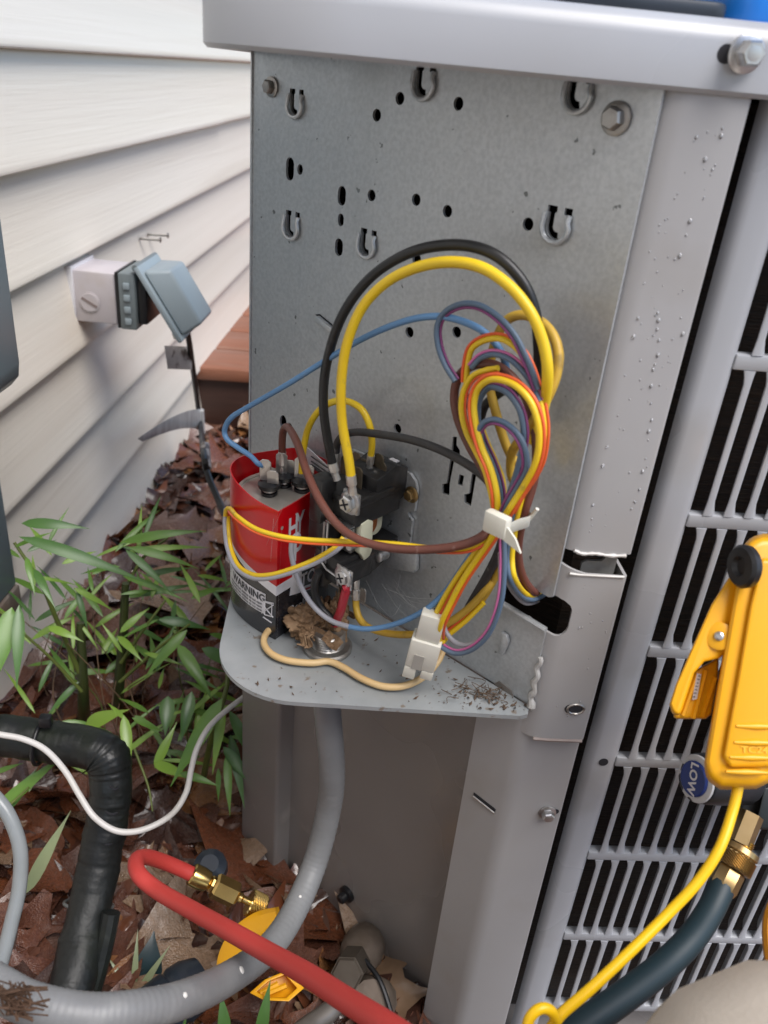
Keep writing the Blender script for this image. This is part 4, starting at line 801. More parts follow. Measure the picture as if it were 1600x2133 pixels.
# zip tie
zc = Wp(*Z6(500, 1255), .068); zt_e = empty('zip_tie', zc); tag(zt_e, 'white nylon zip tie cinching the wire bundle', 'zip tie')
lp_ = []
ctr = [(425, 1250, .088), (500, 1285, .092), (570, 1262, .080), (625, 1245, .06), (612, 1225, .045), (560, 1215, .040), (480, 1205, .045), (430, 1215, .06)]
lp_ = smooth_path([Wp(*Z6(a, b), o) for a, b, o in ctr + ctr[:1]], 5)
mb = MB(); vs = []
for p in lp_: vs += [p + V((0, 0, .0055)), p - V((0, 0, .0055)), p * .997 + V((0, 0, .0055)), p * .997 - V((0, 0, .0055))]
fs = []
for i in range(len(lp_) - 1):
    a = i * 4; b = a + 4; fs += [(a, a + 1, b + 1, b), (a + 2, b + 2, b + 3, a + 3), (a, b, b + 2, a + 2), (a + 1, a + 3, b + 3, b + 1)]
mb.add(vs, fs); mk('strap', mb, NYLON, zt_e, smooth=60)
hd = Wp(*Z6(465, 1258), .094); tl_, ol_, zl_ = loc(hd)
mb = MB(); mb.box(lambda a, b, c_: Lp(tl_ + a, ol_ + b, zl_ + c_), -.011, .011, -.004, .005, -.0095, .0095); mk('head', mb, NYLON, zt_e, bevel=.002)
mb = MB(); mb.prism([(.009, .004), (.02, -.004), (.027, -.014), (.010, -.010)], lambda a, c_, b: Lp(tl_ + a, ol_ + b, zl_ + c_), .001, .003); mk('tail', mb, NYLON, zt_e)
mb = MB(); q = Wp(*Z6(622, 1235), .058); mb.tube([q, q + V((.004, -.004, .012))], .0018, 6); mk('cut_end', mb, NYLON, zt_e)
# white plug connector
pa = Wp(905, 1278, .082); pb = Wp(872, 1398, .075); ax = (pb - pa).normalized(); vw = pa.normalized(); sd = ax.cross(vw).normalized(); up_ = sd.cross(ax)
LEN = (pb - pa).length
plug = empty('plug_connector', pb); tag(plug, 'white nylon plug connector leaning over the tray', 'connector')
pf = lambda a, b, c_: pa + sd * a + up_ * b + ax * c_
mb = MB(); mb.box(pf, -.0115, .0115, -.006, .006, 0, LEN * .42); mk('inner_housing', mb, NYLON, plug, bevel=.0015)
mb = MB(); mb.box(pf, -.0145, .0145, -.0085, .0085, LEN * .40, LEN * .86); oh = mk('outer_housing', mb, NYLON, plug, bevel=.0015)
for sgn in (-1, 1):
    mb = MB(); mb.box(pf, sgn * .0085 - .006, sgn * .0085 + .006, -.0085, .0085, LEN * .862, LEN * (1.0 if sgn > 0 else 1.06)); mk('prong', mb, NYLON, oh, bevel=.001)
mb = MB(); mb.box(pf, -.008, .002, .0086, .0092, LEN * .62, LEN * .86) ; mb.box(pf, -.008, .002, -.0092, -.0086, LEN * .62, LEN * .86); mk('latch_window', mb, M('shaded_nylon', (.40, .38, .34), rough=.6), oh)

# ------------------------------------------------------------------ conduit, fitting, crumpled paper
cdt = empty('flexible_conduit', dep(0, 2055, .62)); tag(cdt, 'ribbed grey flexible conduit curving down from under the tray to the left', 'conduit')
cpts = [V((hc.x, hc.y, -.552)), V((hc.x + .001, hc.y - .002, -.60)), dep(692, 1600, .945), dep(684, 1690, .98), dep(655, 1800, .99), dep(612, 1900, .95), dep(560, 1975, .88), dep(480, 2035, .79), dep(380, 2082, .69), dep(280, 2105, .645), dep(180, 2112, .625), dep(70, 2092, .62), dep(0, 2058, .625), dep(-90, 2000, .64), dep(-200, 1900, .68)]
cp = smooth_path(cpts, 26); mb = MB(); RC = .0150
mb.tube(cp, [RC * (1 + .012 * math.sin(i * 1.9)) for i in range(len(cp))], 18); mk('sheath', mb, CONDUIT, cdt, smooth=60, recalc=False)
mb = MB(); mb.lathe(V((hc.x, hc.y, -.590)), (0, 0, 1), [(0, .0175), (.004, .0195), (.030, .0198), (.0375, .0185)], 20); mk('mossy_collar', mb, M('mossy_grey', (.17, .165, .10), (.24, .245, .22), rough=.8, nscale=50, bump=.5, bscale=120), cdt)
mb = MB(); mb.lathe(V((hc.x, hc.y, -.5465)), (0, 0, 1), [(0, .026), (.004, .0265), (.0055, .024), (.0055, .019)], 24); nutp = mk('locknut', mb, STEEL, cdt, smooth=30)
mb = MB(); pr = [(.0055, .018)]
for i in range(6): pr += [(.007 + i * .003, .0185), (.0085 + i * .003, .0168)]
mb.lathe(V((hc.x, hc.y, -.5465)), (0, 0, 1), pr, 24); mk('threaded_nipple', mb, STEEL, cdt, smooth=30)
for px, py, sx in ((590, 1868, .35), (482, 2048, .7), (365, 2112, .45)):
    i = min(range(len(cp)), key=lambda i: (V(proj(cp[i]))- V((px, py))).length); c = cp[i]; n_ = (-c).normalized(); t_ = (cp[min(i + 1, len(cp) - 1)] - cp[i - 1]).normalized(); n_ = (n_ - t_ * n_.dot(t_)).normalized(); s_ = t_.cross(n_)
    px_, py_ = proj(c); lat = ((V((px, py)) - V((px_, py_))).length)
    n_ = (n_ + s_ * random.uniform(-.3, .3)).normalized()
    mb = MB(); mb.lathe(c + n_ * RC * .98, n_, [(0, .0055 * sx), (.001, .0045 * sx), (.0014, .002 * sx)], 7); mk('white_spot', mb, M('bird_lime', (.7, .69, .66), rough=.6), cdt)
pap = empty('crumpled_paper', V((hc.x, hc.y, -.53))); tag(pap, 'crumpled brown dried leaf-like paper stuffed round the wires on the conduit fitting', 'paper')
def crumple(c, rx, ry, rz, seed, n=56, m_=34, amp=.42):
    mb = MB(); vs = []
    for i in range(m_ + 1):
        th = math.pi * i / m_
        for j in range(n):
            ph = 2 * math.pi * j / n; d_ = V((math.sin(th) * math.cos(ph), math.sin(th) * math.sin(ph), math.cos(th)))
            k_ = 1 + amp * (abs(noise.noise(d_ * 2.6 + V((seed, 0, 0)))) * 1.6 - .35) + .20 * abs(noise.noise(d_ * 5 + V((0, seed, 0)))) - .10 * abs(noise.noise(d_ * 11 + V((0, seed, 3))))
            vs.append(V(c) + V((d_.x * rx, d_.y * ry, d_.z * rz)) * k_)
    return mb.add(vs, [(i * n + j, i * n + (j + 1) % n, (i + 1) * n + (j + 1) % n, (i + 1) * n + j) for i in range(m_) for j in range(n)])
for i, (px, py, h, a, b, c_) in enumerate(((648, 1293, .02, .024, .02, .018), (660, 1312, .012, .022, .016, .013), (694, 1300, .025, .014, .014, .024), (706, 1278, .03, .009, .012, .028), (690, 1335, .006, .014, .012, .009), (672, 1282, .02, .016, .014, .018))):
    mk('fold', crumple(dep(px, py, onZ(px, py, -.548 + h).dot(V(RM[:, 2]))), a, b, c_, i * 3.7 + 1.3), PAPER, pap, smooth=25)
for i in range(9):   # loose torn flaps
    px, py = random.uniform(625, 725), random.uniform(1262, 1340); c = dep(px, py, onZ(px, py, -.53).dot(V(RM[:, 2])) - .012); n_ = 5; a0 = random.uniform(0, 6.3); vs = []
    e1 = V((math.cos(a0), math.sin(a0), random.uniform(-.4, .8))).normalized(); e2 = e1.orthogonal().normalized()
    for u_ in range(n_):
        for v_ in range(4): vs.append(c + e1 * (u_ - 2) * .005 + e2 * (v_ - 1.5) * .005 * (1 - .12 * abs(u_ - 2)) + e1.cross(e2) * .005 * math.sin(u_ * 1.7 + v_))
    mb = MB(); mb.add(vs, [(u_ * 4 + v_, u_ * 4 + v_ + 1, (u_ + 1) * 4 + v_ + 1, (u_ + 1) * 4 + v_) for u_ in range(n_ - 1) for v_ in range(3)]); o = mk('torn_flap', mb, PAPER, pap, smooth=0); sd_ = o.modifiers.new('s', 'SOLIDIFY'); sd_.thickness = .0004
# cobwebs between contactor, wires and tray
mb = MB()
for i in range(12):
    a = Wp(random.uniform(760, 860), random.uniform(1190, 1260), random.uniform(.0, .06)); b = Wp(random.uniform(760, 930), random.uniform(1230, 1330), random.uniform(.0, .08)); m_ = (a + b) / 2 + V((0, 0, -.006)); mb.tube(smooth_path([a, m_, b], 4), .00009, 3, cap=False)
for a, b in (((592, 1050), (520, 1215)), ((570, 1080), (560, 1230))):
    mb.tube([Wp(*a, .13), Wp(*b, .12)], .0001, 3, cap=False)
tag(mk('cobweb', mb, COBWEB, smooth=0, recalc=False), 'fine cobweb threads strung below the contactor over the tray', 'cobweb', kind='stuff')

# ------------------------------------------------------------------ pipes and cables at the lower left
pipe = empty('insulated_pipe', dep(140, 2085, 1.12)); tag(pipe, 'black foam-insulated refrigerant pipe bending down to the ground at lower left', 'pipe')
h_ = [dep(-160, 1500, 1.16), dep(-60, 1522, 1.16), dep(20, 1534, 1.16), dep(100, 1545, 1.16), dep(160, 1553, 1.155)]
v_ = [dep(205, 1564, 1.15), dep(226, 1586, 1.148), dep(231, 1625, 1.148), dep(227, 1680, 1.148), dep(216, 1745, 1.145), dep(200, 1830, 1.135), dep(178, 1930, 1.11), dep(158, 2020, 1.08), dep(143, 2090, 1.06), dep(130, 2160, 1.055)]
cpv = smooth_path(h_ + v_, 14); mb = MB(); mb.tube(cpv, [.0288 * (1 + .05 * noise.noise(V((i * .5, 3, 0)))) * (1 + .10 * math.exp(-((i - 82) / 7) ** 2)) for i in range(len(cpv))], 22); mb.v = [tuple(V(v) + (V(v) - cpv[i // 22]).normalized() * (.0022 * noise.noise(V(v) * 38) + .0012 * abs(noise.noise(V((v[0] * 25, v[1] * 25, v[2] * 95)))))) for i, v in enumerate(mb.v)]; vsl = mk('foam_sleeve', mb, FOAM, pipe, smooth=60)
mb = MB(); mb.tube(smooth_path([dep(232, 1900, 1.10), dep(220, 1960, 1.095), dep(200, 2040, 1.09), dep(180, 2100, 1.09)], 6), [.012] * 19, 10); mk('torn_strip', mb, FOAM, pipe)
for (px, py, l) in ((232, 1692, 26), (222, 1755, 28), (210, 1815, 26), (238, 1640, 18)):
    mb = MB(); q = dep(px, py, 1.145); nn_ = (-q).normalized(); mb.tube(smooth_path([dep(px - l * .6, py - 4, 1.150) + nn_ * .03, dep(px, py + 4, 1.147) + nn_ * .032, dep(px + l * .5, py + 1, 1.150) + nn_ * .028], 4), [.0006] + [.0016] * 7 + [.0006], 5); mk('crack', mb, INSIDE, vsl)
def ring(px, py, d, R_, ax, r, mat, name, parent):
    c = dep(px, py, d); ax = V(ax).normalized(); u = ax.orthogonal().normalized(); w_ = ax.cross(u); mb = MB()
    mb.tube([c + (u * math.cos(a) + w_ * math.sin(a)) * R_ for a in [2 * math.pi * i / 28 for i in range(29)]], r, 6, cap=False); return mk(name, mb, mat, parent, smooth=60)
ring(88, 1543, 1.16, .0325, h_[3] - h_[1], .003, RUBB, 'zip_tie', pipe)
mb = MB(); q = dep(96, 1505, 1.13); mb.box(lambda a, b, c_: q + V((a, b, c_)), -.008, .008, -.006, .006, -.006, .012); mk('zip_tie_head', mb, RUBB, pipe, bevel=.002)
ring(185, 1884, 1.137, .0325, cpv[140] - cpv[135], .0026, M('grey_nylon', (.12, .13, .13), rough=.4), 'zip_tie', pipe)
wc = empty('white_cable', dep(515, 1450, 1.25)); tag(wc, 'thin white cable sagging in front of the black insulated pipe', 'cable')
mb = MB(); cw = smooth_path([dep(-60, 1520, 1.10), dep(0, 1530, 1.105), dep(50, 1540, 1.11), dep(95, 1562, 1.11), dep(135, 1605, 1.10), dep(165, 1655, 1.09), dep(195, 1700, 1.085), dep(235, 1728, 1.085), dep(275, 1733, 1.09), dep(320, 1720, 1.10), dep(362, 1692, 1.12), dep(388, 1650, 1.14), dep(398, 1605, 1.16), dep(410, 1560, 1.18), dep(435, 1515, 1.2), dep(475, 1477, 1.23), dep(525, 1440, 1.27)], 7)
mb.tube(cw, .0042, 10); mk('sheath', mb, WHTC, wc, smooth=60, recalc=False)
pv = [dep(-70, 1600, 1.0), dep(-15, 1655, 1.0), dep(20, 1702, 1.0), dep(42, 1770, 1.0), dep(40, 1850, 1.0), dep(22, 1930, .99), dep(4, 2000, .98), dep(-30, 2110, .97)]
mb = MB(); mb.tube(smooth_path(pv, 8), .0088, 12); o = mk('grey_pipe', mb, PVC, recalc=False); tag(o, 'thin weathered grey pipe curving along the lower left picture edge', 'pipe')
# fine roots over the conduit
mb = MB()
for i in range(46):
    a = dep(random.uniform(-10, 60), random.uniform(2040, 2075), random.uniform(.585, .60)); b = dep(random.uniform(0, 110), random.uniform(2055, 2130), random.uniform(.57, .59)); mb.tube(smooth_path([a, (a + b) / 2 + V((random.uniform(-.01, .01), random.uniform(-.01, .0), random.uniform(-.004, .012))), b], 4), random.uniform(.0004, .0009), 4, cap=False)
tag(mk('root_tangle', mb, ROOTM, smooth=0, recalc=False), 'tangle of fine brown roots over the conduit at lower left', 'roots', kind='stuff')
# dark object with a sticker on the ground
db = empty('dark_canister', dep(340, 2110, 1.02)); tag(db, 'dark blue-grey plastic canister with pale sticker lying behind the conduit', 'canister')
a, b = dep(270, 2150, 1.04), dep(425, 2035, 1.10); mb = MB(); axc = (b - a).normalized(); mb.lathe(a, axc, [(0, .028), (.01, .036), (.06, .037), (.064, .034), (.07, .037), ((b - a).length - .02, .036), ((b - a).length, .028)], 20); mk('body', mb, DKBLUE, db)
c = dep(322, 2092, 1.005); e1 = axc; e2 = (-c).normalized(); e2 = (e2 - e1 * e2.dot(e1)).normalized(); e3 = e1.cross(e2); base_ = a + axc * (c - a).dot(axc); rr = .0374
mb = MB(); vs = []
for i in range(7):
    an = -.75 + i * .17
    for j in range(2): vs.append(base_ + e1 * (-.018 + j * .038) + (e2 * math.cos(an) + e3 * math.sin(an)) * rr)
mb.add(vs, [(i * 2, i * 2 + 1, i * 2 + 3, i * 2 + 2) for i in range(6)]); sk = mk('sticker', mb, STICK, db, smooth=60)
mb = MB()
for q in range(5): mb.tube([base_ + e1 * (-.014) + (e2 * math.cos(-.62 + q * .12) + e3 * math.sin(-.62 + q * .12)) * (rr + .0003), base_ + e1 * (.015 - .004 * (q % 2)) + (e2 * math.cos(-.62 + q * .12) + e3 * math.sin(-.62 + q * .12)) * (rr + .0003)], .0009, 4)
mk('print_line', mb, INKG, sk)

# ------------------------------------------------------------------ red hose and brass coupler
def at_path(L): return smooth_path([dep(*p) for p in L], 8)
rh = empty('red_hose', dep(900, 2200, .55)); tag(rh, 'red refrigerant hose looping across the foreground to a brass coupler', 'hose')
hp = at_path([(402, 1822, 1.06), (372, 1808, 1.05), (335, 1793, 1.03), (303, 1785, 1.00), (284, 1793, .97), (290, 1822, .94), (330, 1856, .92), (400, 1896, .87), (480, 1940, .81), (560, 1985, .76), (640, 2030, .70), (720, 2082, .64), (800, 2132, .59), (900, 2200, .54)])
mb = MB(); mb.tube(hp, .0094, 14); mk('hose', mb, REDH, rh, smooth=60, recalc=False)
ca, cb = dep(398, 1820, 1.06), dep(548, 1893, 1.08); ax = (cb - ca).normalized(); L_ = (cb - ca).length
mb = MB(); mb.lathe(ca, ax, [(0, .0125), (.002, .0145), (.014, .0148), (.024, .0132), (.026, .011)], 12); fer = mk('brass_ferrule', mb, BRASS, rh)
mb = MB(); mb.lathe(ca + ax * .026, ax, [(0, .0075), (.003, .0105), (.006, .0105), (.008, .0075)], 8); mk('neck_ring', mb, BRASS, rh, smooth=25)
mb = MB(); mb.lathe(ca + ax * .033, ax, [(0, .013), (.003, .0162), (.032, .0162), (.035, .013)], 6); mk('hex_body', mb, BRASS, rh, smooth=20)
mb = MB(); mb.lathe(ca + ax * .067, ax, [(0, .009), (.003, .0055), (.007, .007), (.010, .0045), (.022, .005)], 14); mk('stem', mb, BRASS, rh)
def knurl(name, c, ax, L, r, mat, parent, nr=26, nl=9):
    c = V(c); ax = V(ax).normalized(); u = ax.orthogonal().normalized(); w_ = ax.cross(u); mb = MB(); vs = []; n = nr * 2
    for i in range(nl * 2 + 1):
        for j in range(n):
            a = 2 * math.pi * j / n; bump_ = 1 + (.05 if (i + j) % 2 == 0 else -.035)
            if i in (0, nl * 2): bump_ = .93
            vs.append(c + ax * (L * i / (nl * 2)) + (u * math.cos(a) + w_ * math.sin(a)) * r * bump_)
    mb.add(vs, [(i * n + j, i * n + (j + 1) % n, (i + 1) * n + (j + 1) % n, (i + 1) * n + j) for i in range(nl * 2) for j in range(n)] + [tuple(range(n))[::-1], tuple(nl * 2 * n + j for j in range(n))]); return mk(name, mb, mat, parent, smooth=0)
kd = (dep(560, 1908, 1.08) - dep(535, 1878, 1.09)).normalized()
knurl('knurled_nut', ca + ax * .086, ax, .022, .0165, BRASS, rh, 18, 6)
mb = MB(); q = dep(440, 1812, 1.11); mb.lathe(q, (0, -.4, 1), [(-.01, .02), (.004, .023), (.02, .022), (.028, .012)], 14); o = mk('valve_cap', mb, DKBLUE); tag(o, 'dark rubber cap lying behind the brass coupler', 'cap')
# service valve at the cabinet foot
sv = empty('service_valve', dep(735, 2100, 1.12)); tag(sv, 'brass-brown service valve with hexagonal cap at the foot of the unit', 'valve')
hcx = dep(727, 2022, 1.10); hax = V((-.25, -.75, .62)).normalized()
mb = MB(); mb.lathe(hcx - hax * .04, hax, [(0, .022), (.05, .0225)], 6, ph=.3); mb.lathe(hcx - hax * .04, hax, [(.05, .0215), (.053, .019)], 6, ph=.3); mk('hex_cap', mb, M('dull_valve_brass', (.15, .125, .10), (.11, .09, .07), rough=.4, metal=.7, nscale=40), sv, smooth=20)
STB = M('valve_body', (.13, .10, .075), (.20, .16, .13), rough=.55, metal=.4, nscale=40, bump=.4, bscale=80)
mb = MB(); mb.lathe(hcx - hax * .12, hax, [(0, .03), (.03, .032), (.06, .028), (.08, .018)], 14); mk('body', mb, STB, sv)
mb = MB(); mb.tube(smooth_path([hcx - hax * .09, dep(700, 2090, 1.1), dep(640, 2140, 1.06), dep(560, 2200, 1.0)], 6), .0135, 12); mk('pipe', mb, M('grimy_pipe', (.24, .22, .2), (.16, .14, .12), rough=.45, metal=.5, nscale=30), sv)
mb = MB(); mb.lathe(dep(775, 2085, 1.10), (-.2, -.5, .8), [(-.04, .03), (.0, .032), (.012, .026)], 12); mk('flange', mb, STB, sv)
mb = MB(); mb.tube(smooth_path([dep(760, 2000, 1.12), dep(790, 2040, 1.10), dep(812, 2100, 1.08), dep(825, 2160, 1.06)], 6), .0035, 8); mk('gasket_wire', mb, RUBB, sv)

# ------------------------------------------------------------------ yellow pipe clamps (thermocouple clamps)
def bodyfn(o, ex, ey, ez): return lambda a, b, c: o + ex * a + ey * b + ez * c
# second clamp lying on the ground under conduit and red hose
c2 = empty('pipe_clamp', dep(540, 2060, 1.09)); tag(c2, 'yellow plastic pipe clamp on the ground under conduit and red hose', 'clamp', 'yellow pipe clamps')
j1 = smooth_path([dep(582, 1908, 1.06), dep(540, 1925, 1.06), (dep(500, 1960, 1.06)), dep(478, 2005, 1.06), dep(478, 2040, 1.06)], 6)
mb = MB(); vs = []
for i, p in enumerate(j1):
    w0 = .011 + .006 * math.sin(i / len(j1) * math.pi)
    t_ = (j1[min(i + 1, len(j1) - 1)] - j1[max(i - 1, 0)]).normalized(); vw = (-p).normalized(); s_ = t_.cross(vw).normalized(); n_ = s_.cross(t_)
    for a, b in ((-1, -.6), (-1, .6), (-.6, 1), (.6, 1), (1, .6), (1, -.6)): vs.append(p + s_ * a * w0 + n_ * b * .012)
mb.add(vs, [(i * 6 + j, i * 6 + (j + 1) % 6, (i + 1) * 6 + (j + 1) % 6, (i + 1) * 6 + j) for i in range(len(j1) - 1) for j in range(6)] + [tuple(range(6)), tuple((len(j1) - 1) * 6 + j for j in range(6))[::-1]]); mk('upper_jaw', mb, CLAMPY, c2, smooth=40)
q = [dep(520, 2068, 1.05), dep(552, 2040, 1.06), dep(600, 2020, 1.07), dep(634, 2058, 1.06), dep(602, 2086, 1.04), dep(550, 2084, 1.04)]
ctr_ = sum(q, V((0, 0, 0))) / 6; vw = (-ctr_).normalized(); inn = [ctr_ + (p - ctr_) * .74 for p in q]
mb = MB(); N_ = 6
vs = q + [p - vw * .03 for p in q] + inn + [p - vw * .024 for p in inn]
mb.add(vs, [(i, (i + 1) % 6, 6 + (i + 1) % 6, 6 + i) for i in range(6)] + [(12 + i, 12 + (i + 1) % 6, (i + 1) % 6, i) for i in range(6)] + [(18 + i, 18 + (i + 1) % 6, 12 + (i + 1) % 6, 12 + i) for i in range(6)] + [tuple(range(18, 24))] + [tuple(range(6, 12))[::-1]]); hdl = mk('hollow_handle', mb, CLAMPY, c2, bevel=.0012)
for f_ in (.34, .62):
    a = inn[0].lerp(inn[5], f_) - vw * .004; b = inn[1].lerp(inn[3], f_) - vw * .004; mb = MB(); mb.tube([a, b], .0035, 6); mk('rib', mb, CLAMPY, hdl)

# big clamp hanging in front of the grille
c1 = empty('pipe_clamp', dep(1540, 1650, .68)); tag(c1, 'large yellow plastic pipe clamp hanging in front of the louvred grille', 'clamp', 'yellow pipe clamps')
DC = .68
def cf(px, py, h): return dep(px, py, DC - h)      # h towards the viewer
def slab(name, outline, h0, h1, inset, mat, parent, bevel=.003, seg=3):
    ctr_ = V((sum(p[0] for p in outline) / len(outline), sum(p[1] for p in outline) / len(outline)))
    mb = MB(); k = len(outline); top = [ctr_ + (V(p) - ctr_) * inset for p in outline]
    mb.add([cf(*p, h0) for p in outline] + [cf(p.x, p.y, h1) for p in top], [tuple(range(k)), tuple(range(k, 2 * k))[::-1]] + [(i, (i + 1) % k, k + (i + 1) % k, k + i) for i in range(k)]); return mk(name, mb, mat, parent, bevel=bevel, seg=seg)
mainb = slab('main_body', [(1570, 1116), (1590, 1110), (1760, 1118), (1740, 1300), (1690, 1480), (1634, 1560), (1600, 1632), (1575, 1645), (1500, 1646), (1470, 1626), (1466, 1590), (1495, 1420), (1525, 1250), (1548, 1130)], .0, .044, .965, CLAMPY, c1, .006)
mb = MB()
rid = slab('raised_grip', [(1585, 1160), (1745, 1165), (1720, 1300), (1660, 1520), (1618, 1600), (1520, 1602), (1505, 1580), (1535, 1420), (1562, 1260)], .0445, .0495, .97, CLAMPY, c1, .003)
for y0, xa, xb in ((1512, 1533, 1625), (1546, 1529, 1620), (1577, 1520, 1612), (1607, 1512, 1598)):
    mb = MB(); mb.tube([cf(xa, y0, .0492), cf((xa + xb) / 2, y0 + 1, .0498), cf(xb, y0 + 3, .0492)], [.0014, .0026, .0014], 8); mk('grip_ridge', mb, CLAMPY, rid, smooth=60)
vs, fs = text_geo('TC24', 19); mb = MB(); mb.add([cf(1572 + p.x * 1.3, 1562.5 - p.y + .04 * p.x, .0502) for p in vs] , fs); mk('moulded_lettering', mb, M('yellow_emboss', (.84, .47, .03), rough=.32), rid, smooth=0)
jaw = slab('lower_jaw', [(1543, 1188), (1556, 1260), (1530, 1345), (1498, 1372), (1468, 1378), (1446, 1402), (1420, 1480), (1414, 1494), (1400, 1488), (1394, 1468), (1408, 1425), (1450, 1330), (1482, 1258), (1520, 1200)], -.004, .034, .97, CLAMPY, c1, .004)
pad = slab('jaw_pad', [(1420, 1480), (1448, 1396), (1498, 1368), (1496, 1420), (1482, 1488), (1470, 1498), (1410, 1498), (1400, 1492)], -.012, .014, .96, CLAMPY, c1, .003)
for (xa, ya, xb, yb) in ((1452, 1405, 1422, 1490), (1490, 1410, 1462, 1492), (1470, 1395, 1444, 1496)):
    mb = MB(); mb.tube([cf(xa, ya, .0145), cf(xb, yb, .0145)], .0022, 6); mk('rib', mb, CLAMPY, pad)
mb = MB(); mb.add([cf(*p, .0165) for p in ((1452, 1402), (1461, 1404), (1452, 1456), (1442, 1458))], [(0, 1, 2, 3)]); sk2 = mk('printed_strip', mb, INKW, pad, smooth=0, recalc=False)
for q_ in range(7):
    vs, fs = text_geo('4545654'[q_], 8); y_ = 1408 + q_ * 7.2; mb = MB(); mb.add([cf(1457 - q_ * 1.7 - p.y * .9, y_ + p.x * .9, .0169) for p in vs], fs); mk('digit', mb, INKG, sk2, smooth=0)
mb = MB(); q0 = cf(1548, 1180, .052); nz_ = (-q0).normalized(); ax_k = (V(RM[:, 0]) * -.95 + nz_ * .30).normalized()
mb.lathe(q0, ax_k, [(-.008, .012), (-.004, .0165), (.001, .017), (.0035, .0148), (.0042, .008), (.001, .0055)], 20); mk('pivot_knob', mb, RUBB, c1)
q0 = cf(1498, 1325, .0345); mb = MB(); mb.lathe(q0, (-q0).normalized(), [(0, .011), (.002, .011), (.003, .009)], 16); bs = mk('rivet_boss', mb, CLAMPY, c1)
mb = MB(); mb.lathe(q0 + (-q0).normalized() * .003, -q0, [(0, .004), (.002, .0035), (.003, .002)], 10); mk('rivet', mb, ZINC, bs)
for y0 in (1168, 1196):
    mb = MB(); mb.add([cf(*p, .0452) for p in ((1592, y0), (1640, y0 + 2), (1640, y0 + 18), (1588, y0 + 16))], [(0, 1, 2, 3)]); mk('vent_window', mb, M('brown_window', (.35, .26, .15), (.5, .47, .42), rough=.5, nscale=60), c1, smooth=0)
yc = empty('thermocouple_cord', dep(1100, 2125, .60)); tag(yc, 'bright yellow cord running down left from the hanging clamp', 'cord')
mb = MB(); mb.tube(at_path([(1540, 1630, .655), (1526, 1690, .65), (1500, 1765, .64), (1455, 1835, .635), (1390, 1905, .63), (1310, 1985, .62), (1230, 2060, .61), (1170, 2112, .605), (1140, 2150, .60), (1105, 2160, .595)]), .0042, 10); mk('cord', mb, CORDY, yc, smooth=60, recalc=False)
mb = MB(); mb.tube(at_path([(1160, 2125, .597), (1148, 2106, .592), (1130, 2100, .590), (1112, 2110, .589), (1100, 2130, .589), (1095, 2170, .589)]), .0040, 10); mk('cord_loop', mb, CORDY, yc, smooth=60, recalc=False)

# ------------------------------------------------------------------ manifold gauge behind the clamp, with its dark hose
mg = empty('manifold_gauge', dep(1580, 1740, .78)); tag(mg, 'black refrigerant manifold with blue LOW knob behind the yellow clamp', 'gauge')
DM = .80
kc = dep(1446, 1622, DM - .03); kax = (V(RM[:, 0]) * -.86 + (-kc).normalized() * .50).normalized()
mb = MB(); mb.lathe(kc - kax * .075, kax, [(0, .017), (.012, .0245), (.052, .0245), (.068, .0235), (.0725, .021)], 12, ph=.2); kn = mk('valve_knob', mb, CHIP, mg, bevel=.0025, smooth=40)
mb = MB(); mb.lathe(kc - kax * .0032, kax, [(0, .0222), (.0018, .0215), (.0025, .019)], 26); mk('worn_rim', mb, CHIPW, kn)
mb = MB(); mb.lathe(kc - kax * .0005, kax, [(0, .0165), (.0015, .0165), (.0025, .0152)], 26); ins = mk('blue_insert', mb, KNOBB, kn)
vs, fs = text_geo('LOW', .0130); upk = (V((0, 0, 1)) - kax * kax.z).normalized(); rgt = upk.cross(kax); _r = Matrix.Rotation(math.radians(24), 3, kax); upk = _r @ upk; rgt = _r @ rgt; mb = MB(); mb.add([kc + kax * .0022 + (-upk) * p.x * 1.0 + rgt * p.y * 1.0 for p in vs], fs); mk('lettering', mb, INKW, ins, smooth=0)
def mbox(name, outline, h0, h1, mat, bev=.004):
    mb = MB(); k = len(outline); mb.add([dep(*p, DM - h0) for p in outline] + [dep(*p, DM - h1) for p in outline], [tuple(range(k)), tuple(range(k, 2 * k))[::-1]] + [(i, (i + 1) % k, k + (i + 1) % k, k + i) for i in range(k)]); return mk(name, mb, mat, mg, bevel=bev)
mbox('manifold_body', [(1540, 1640), (1580, 1600), (1760, 1600), (1760, 1728), (1560, 1728), (1545, 1700)], -.06, .0, BLKRUB)
mbox('gauge_boot', [(1570, 1480), (1640, 1440), (1900, 1440), (1900, 1600), (1590, 1632)], -.07, .01, BLKRUB, .01)
mbox('manifold_face', [(1592, 1640), (1680, 1640), (1680, 1725), (1572, 1728)], .001, .012, M('black_face', (.016, .02, .02), rough=.4), .002)
pA = dep(1556, 1715, .765); n0 = dep(1546, 1764, .76); fe0 = dep(1524, 1810, .755); he = dep(1500, 1855, .75); axn = (he - pA).normalized()
mb = MB(); mb.lathe(pA - axn * .01, axn, [(0, .0118), ((n0 - pA).length + .008, .0118)], 6, ph=.3); mk('hex_neck', mb, BRASS_D, mg, smooth=20)
mb = MB(); pr = [(0, .008)]
for i in range(4): pr += [(.001 + i * .002, .0098), (.002 + i * .002, .0085)]
mb.lathe(n0 - axn * .007, axn, pr, 16); mk('thread', mb, BRASS, mg)
hs = empty('dark_hose', dep(1230, 2133, .60)); tag(hs, 'dark teal refrigerant hose with brass knurled nut under the LOW knob', 'hose')
a2 = (he - n0).normalized(); l2 = (fe0 - n0).length
mb = MB(); mb.lathe(n0, a2, [(0, .0125), (.001, .0165), (.006, .0172), (.0075, .0155)], 24); mk('nut_collar', mb, BRASS_D, hs)
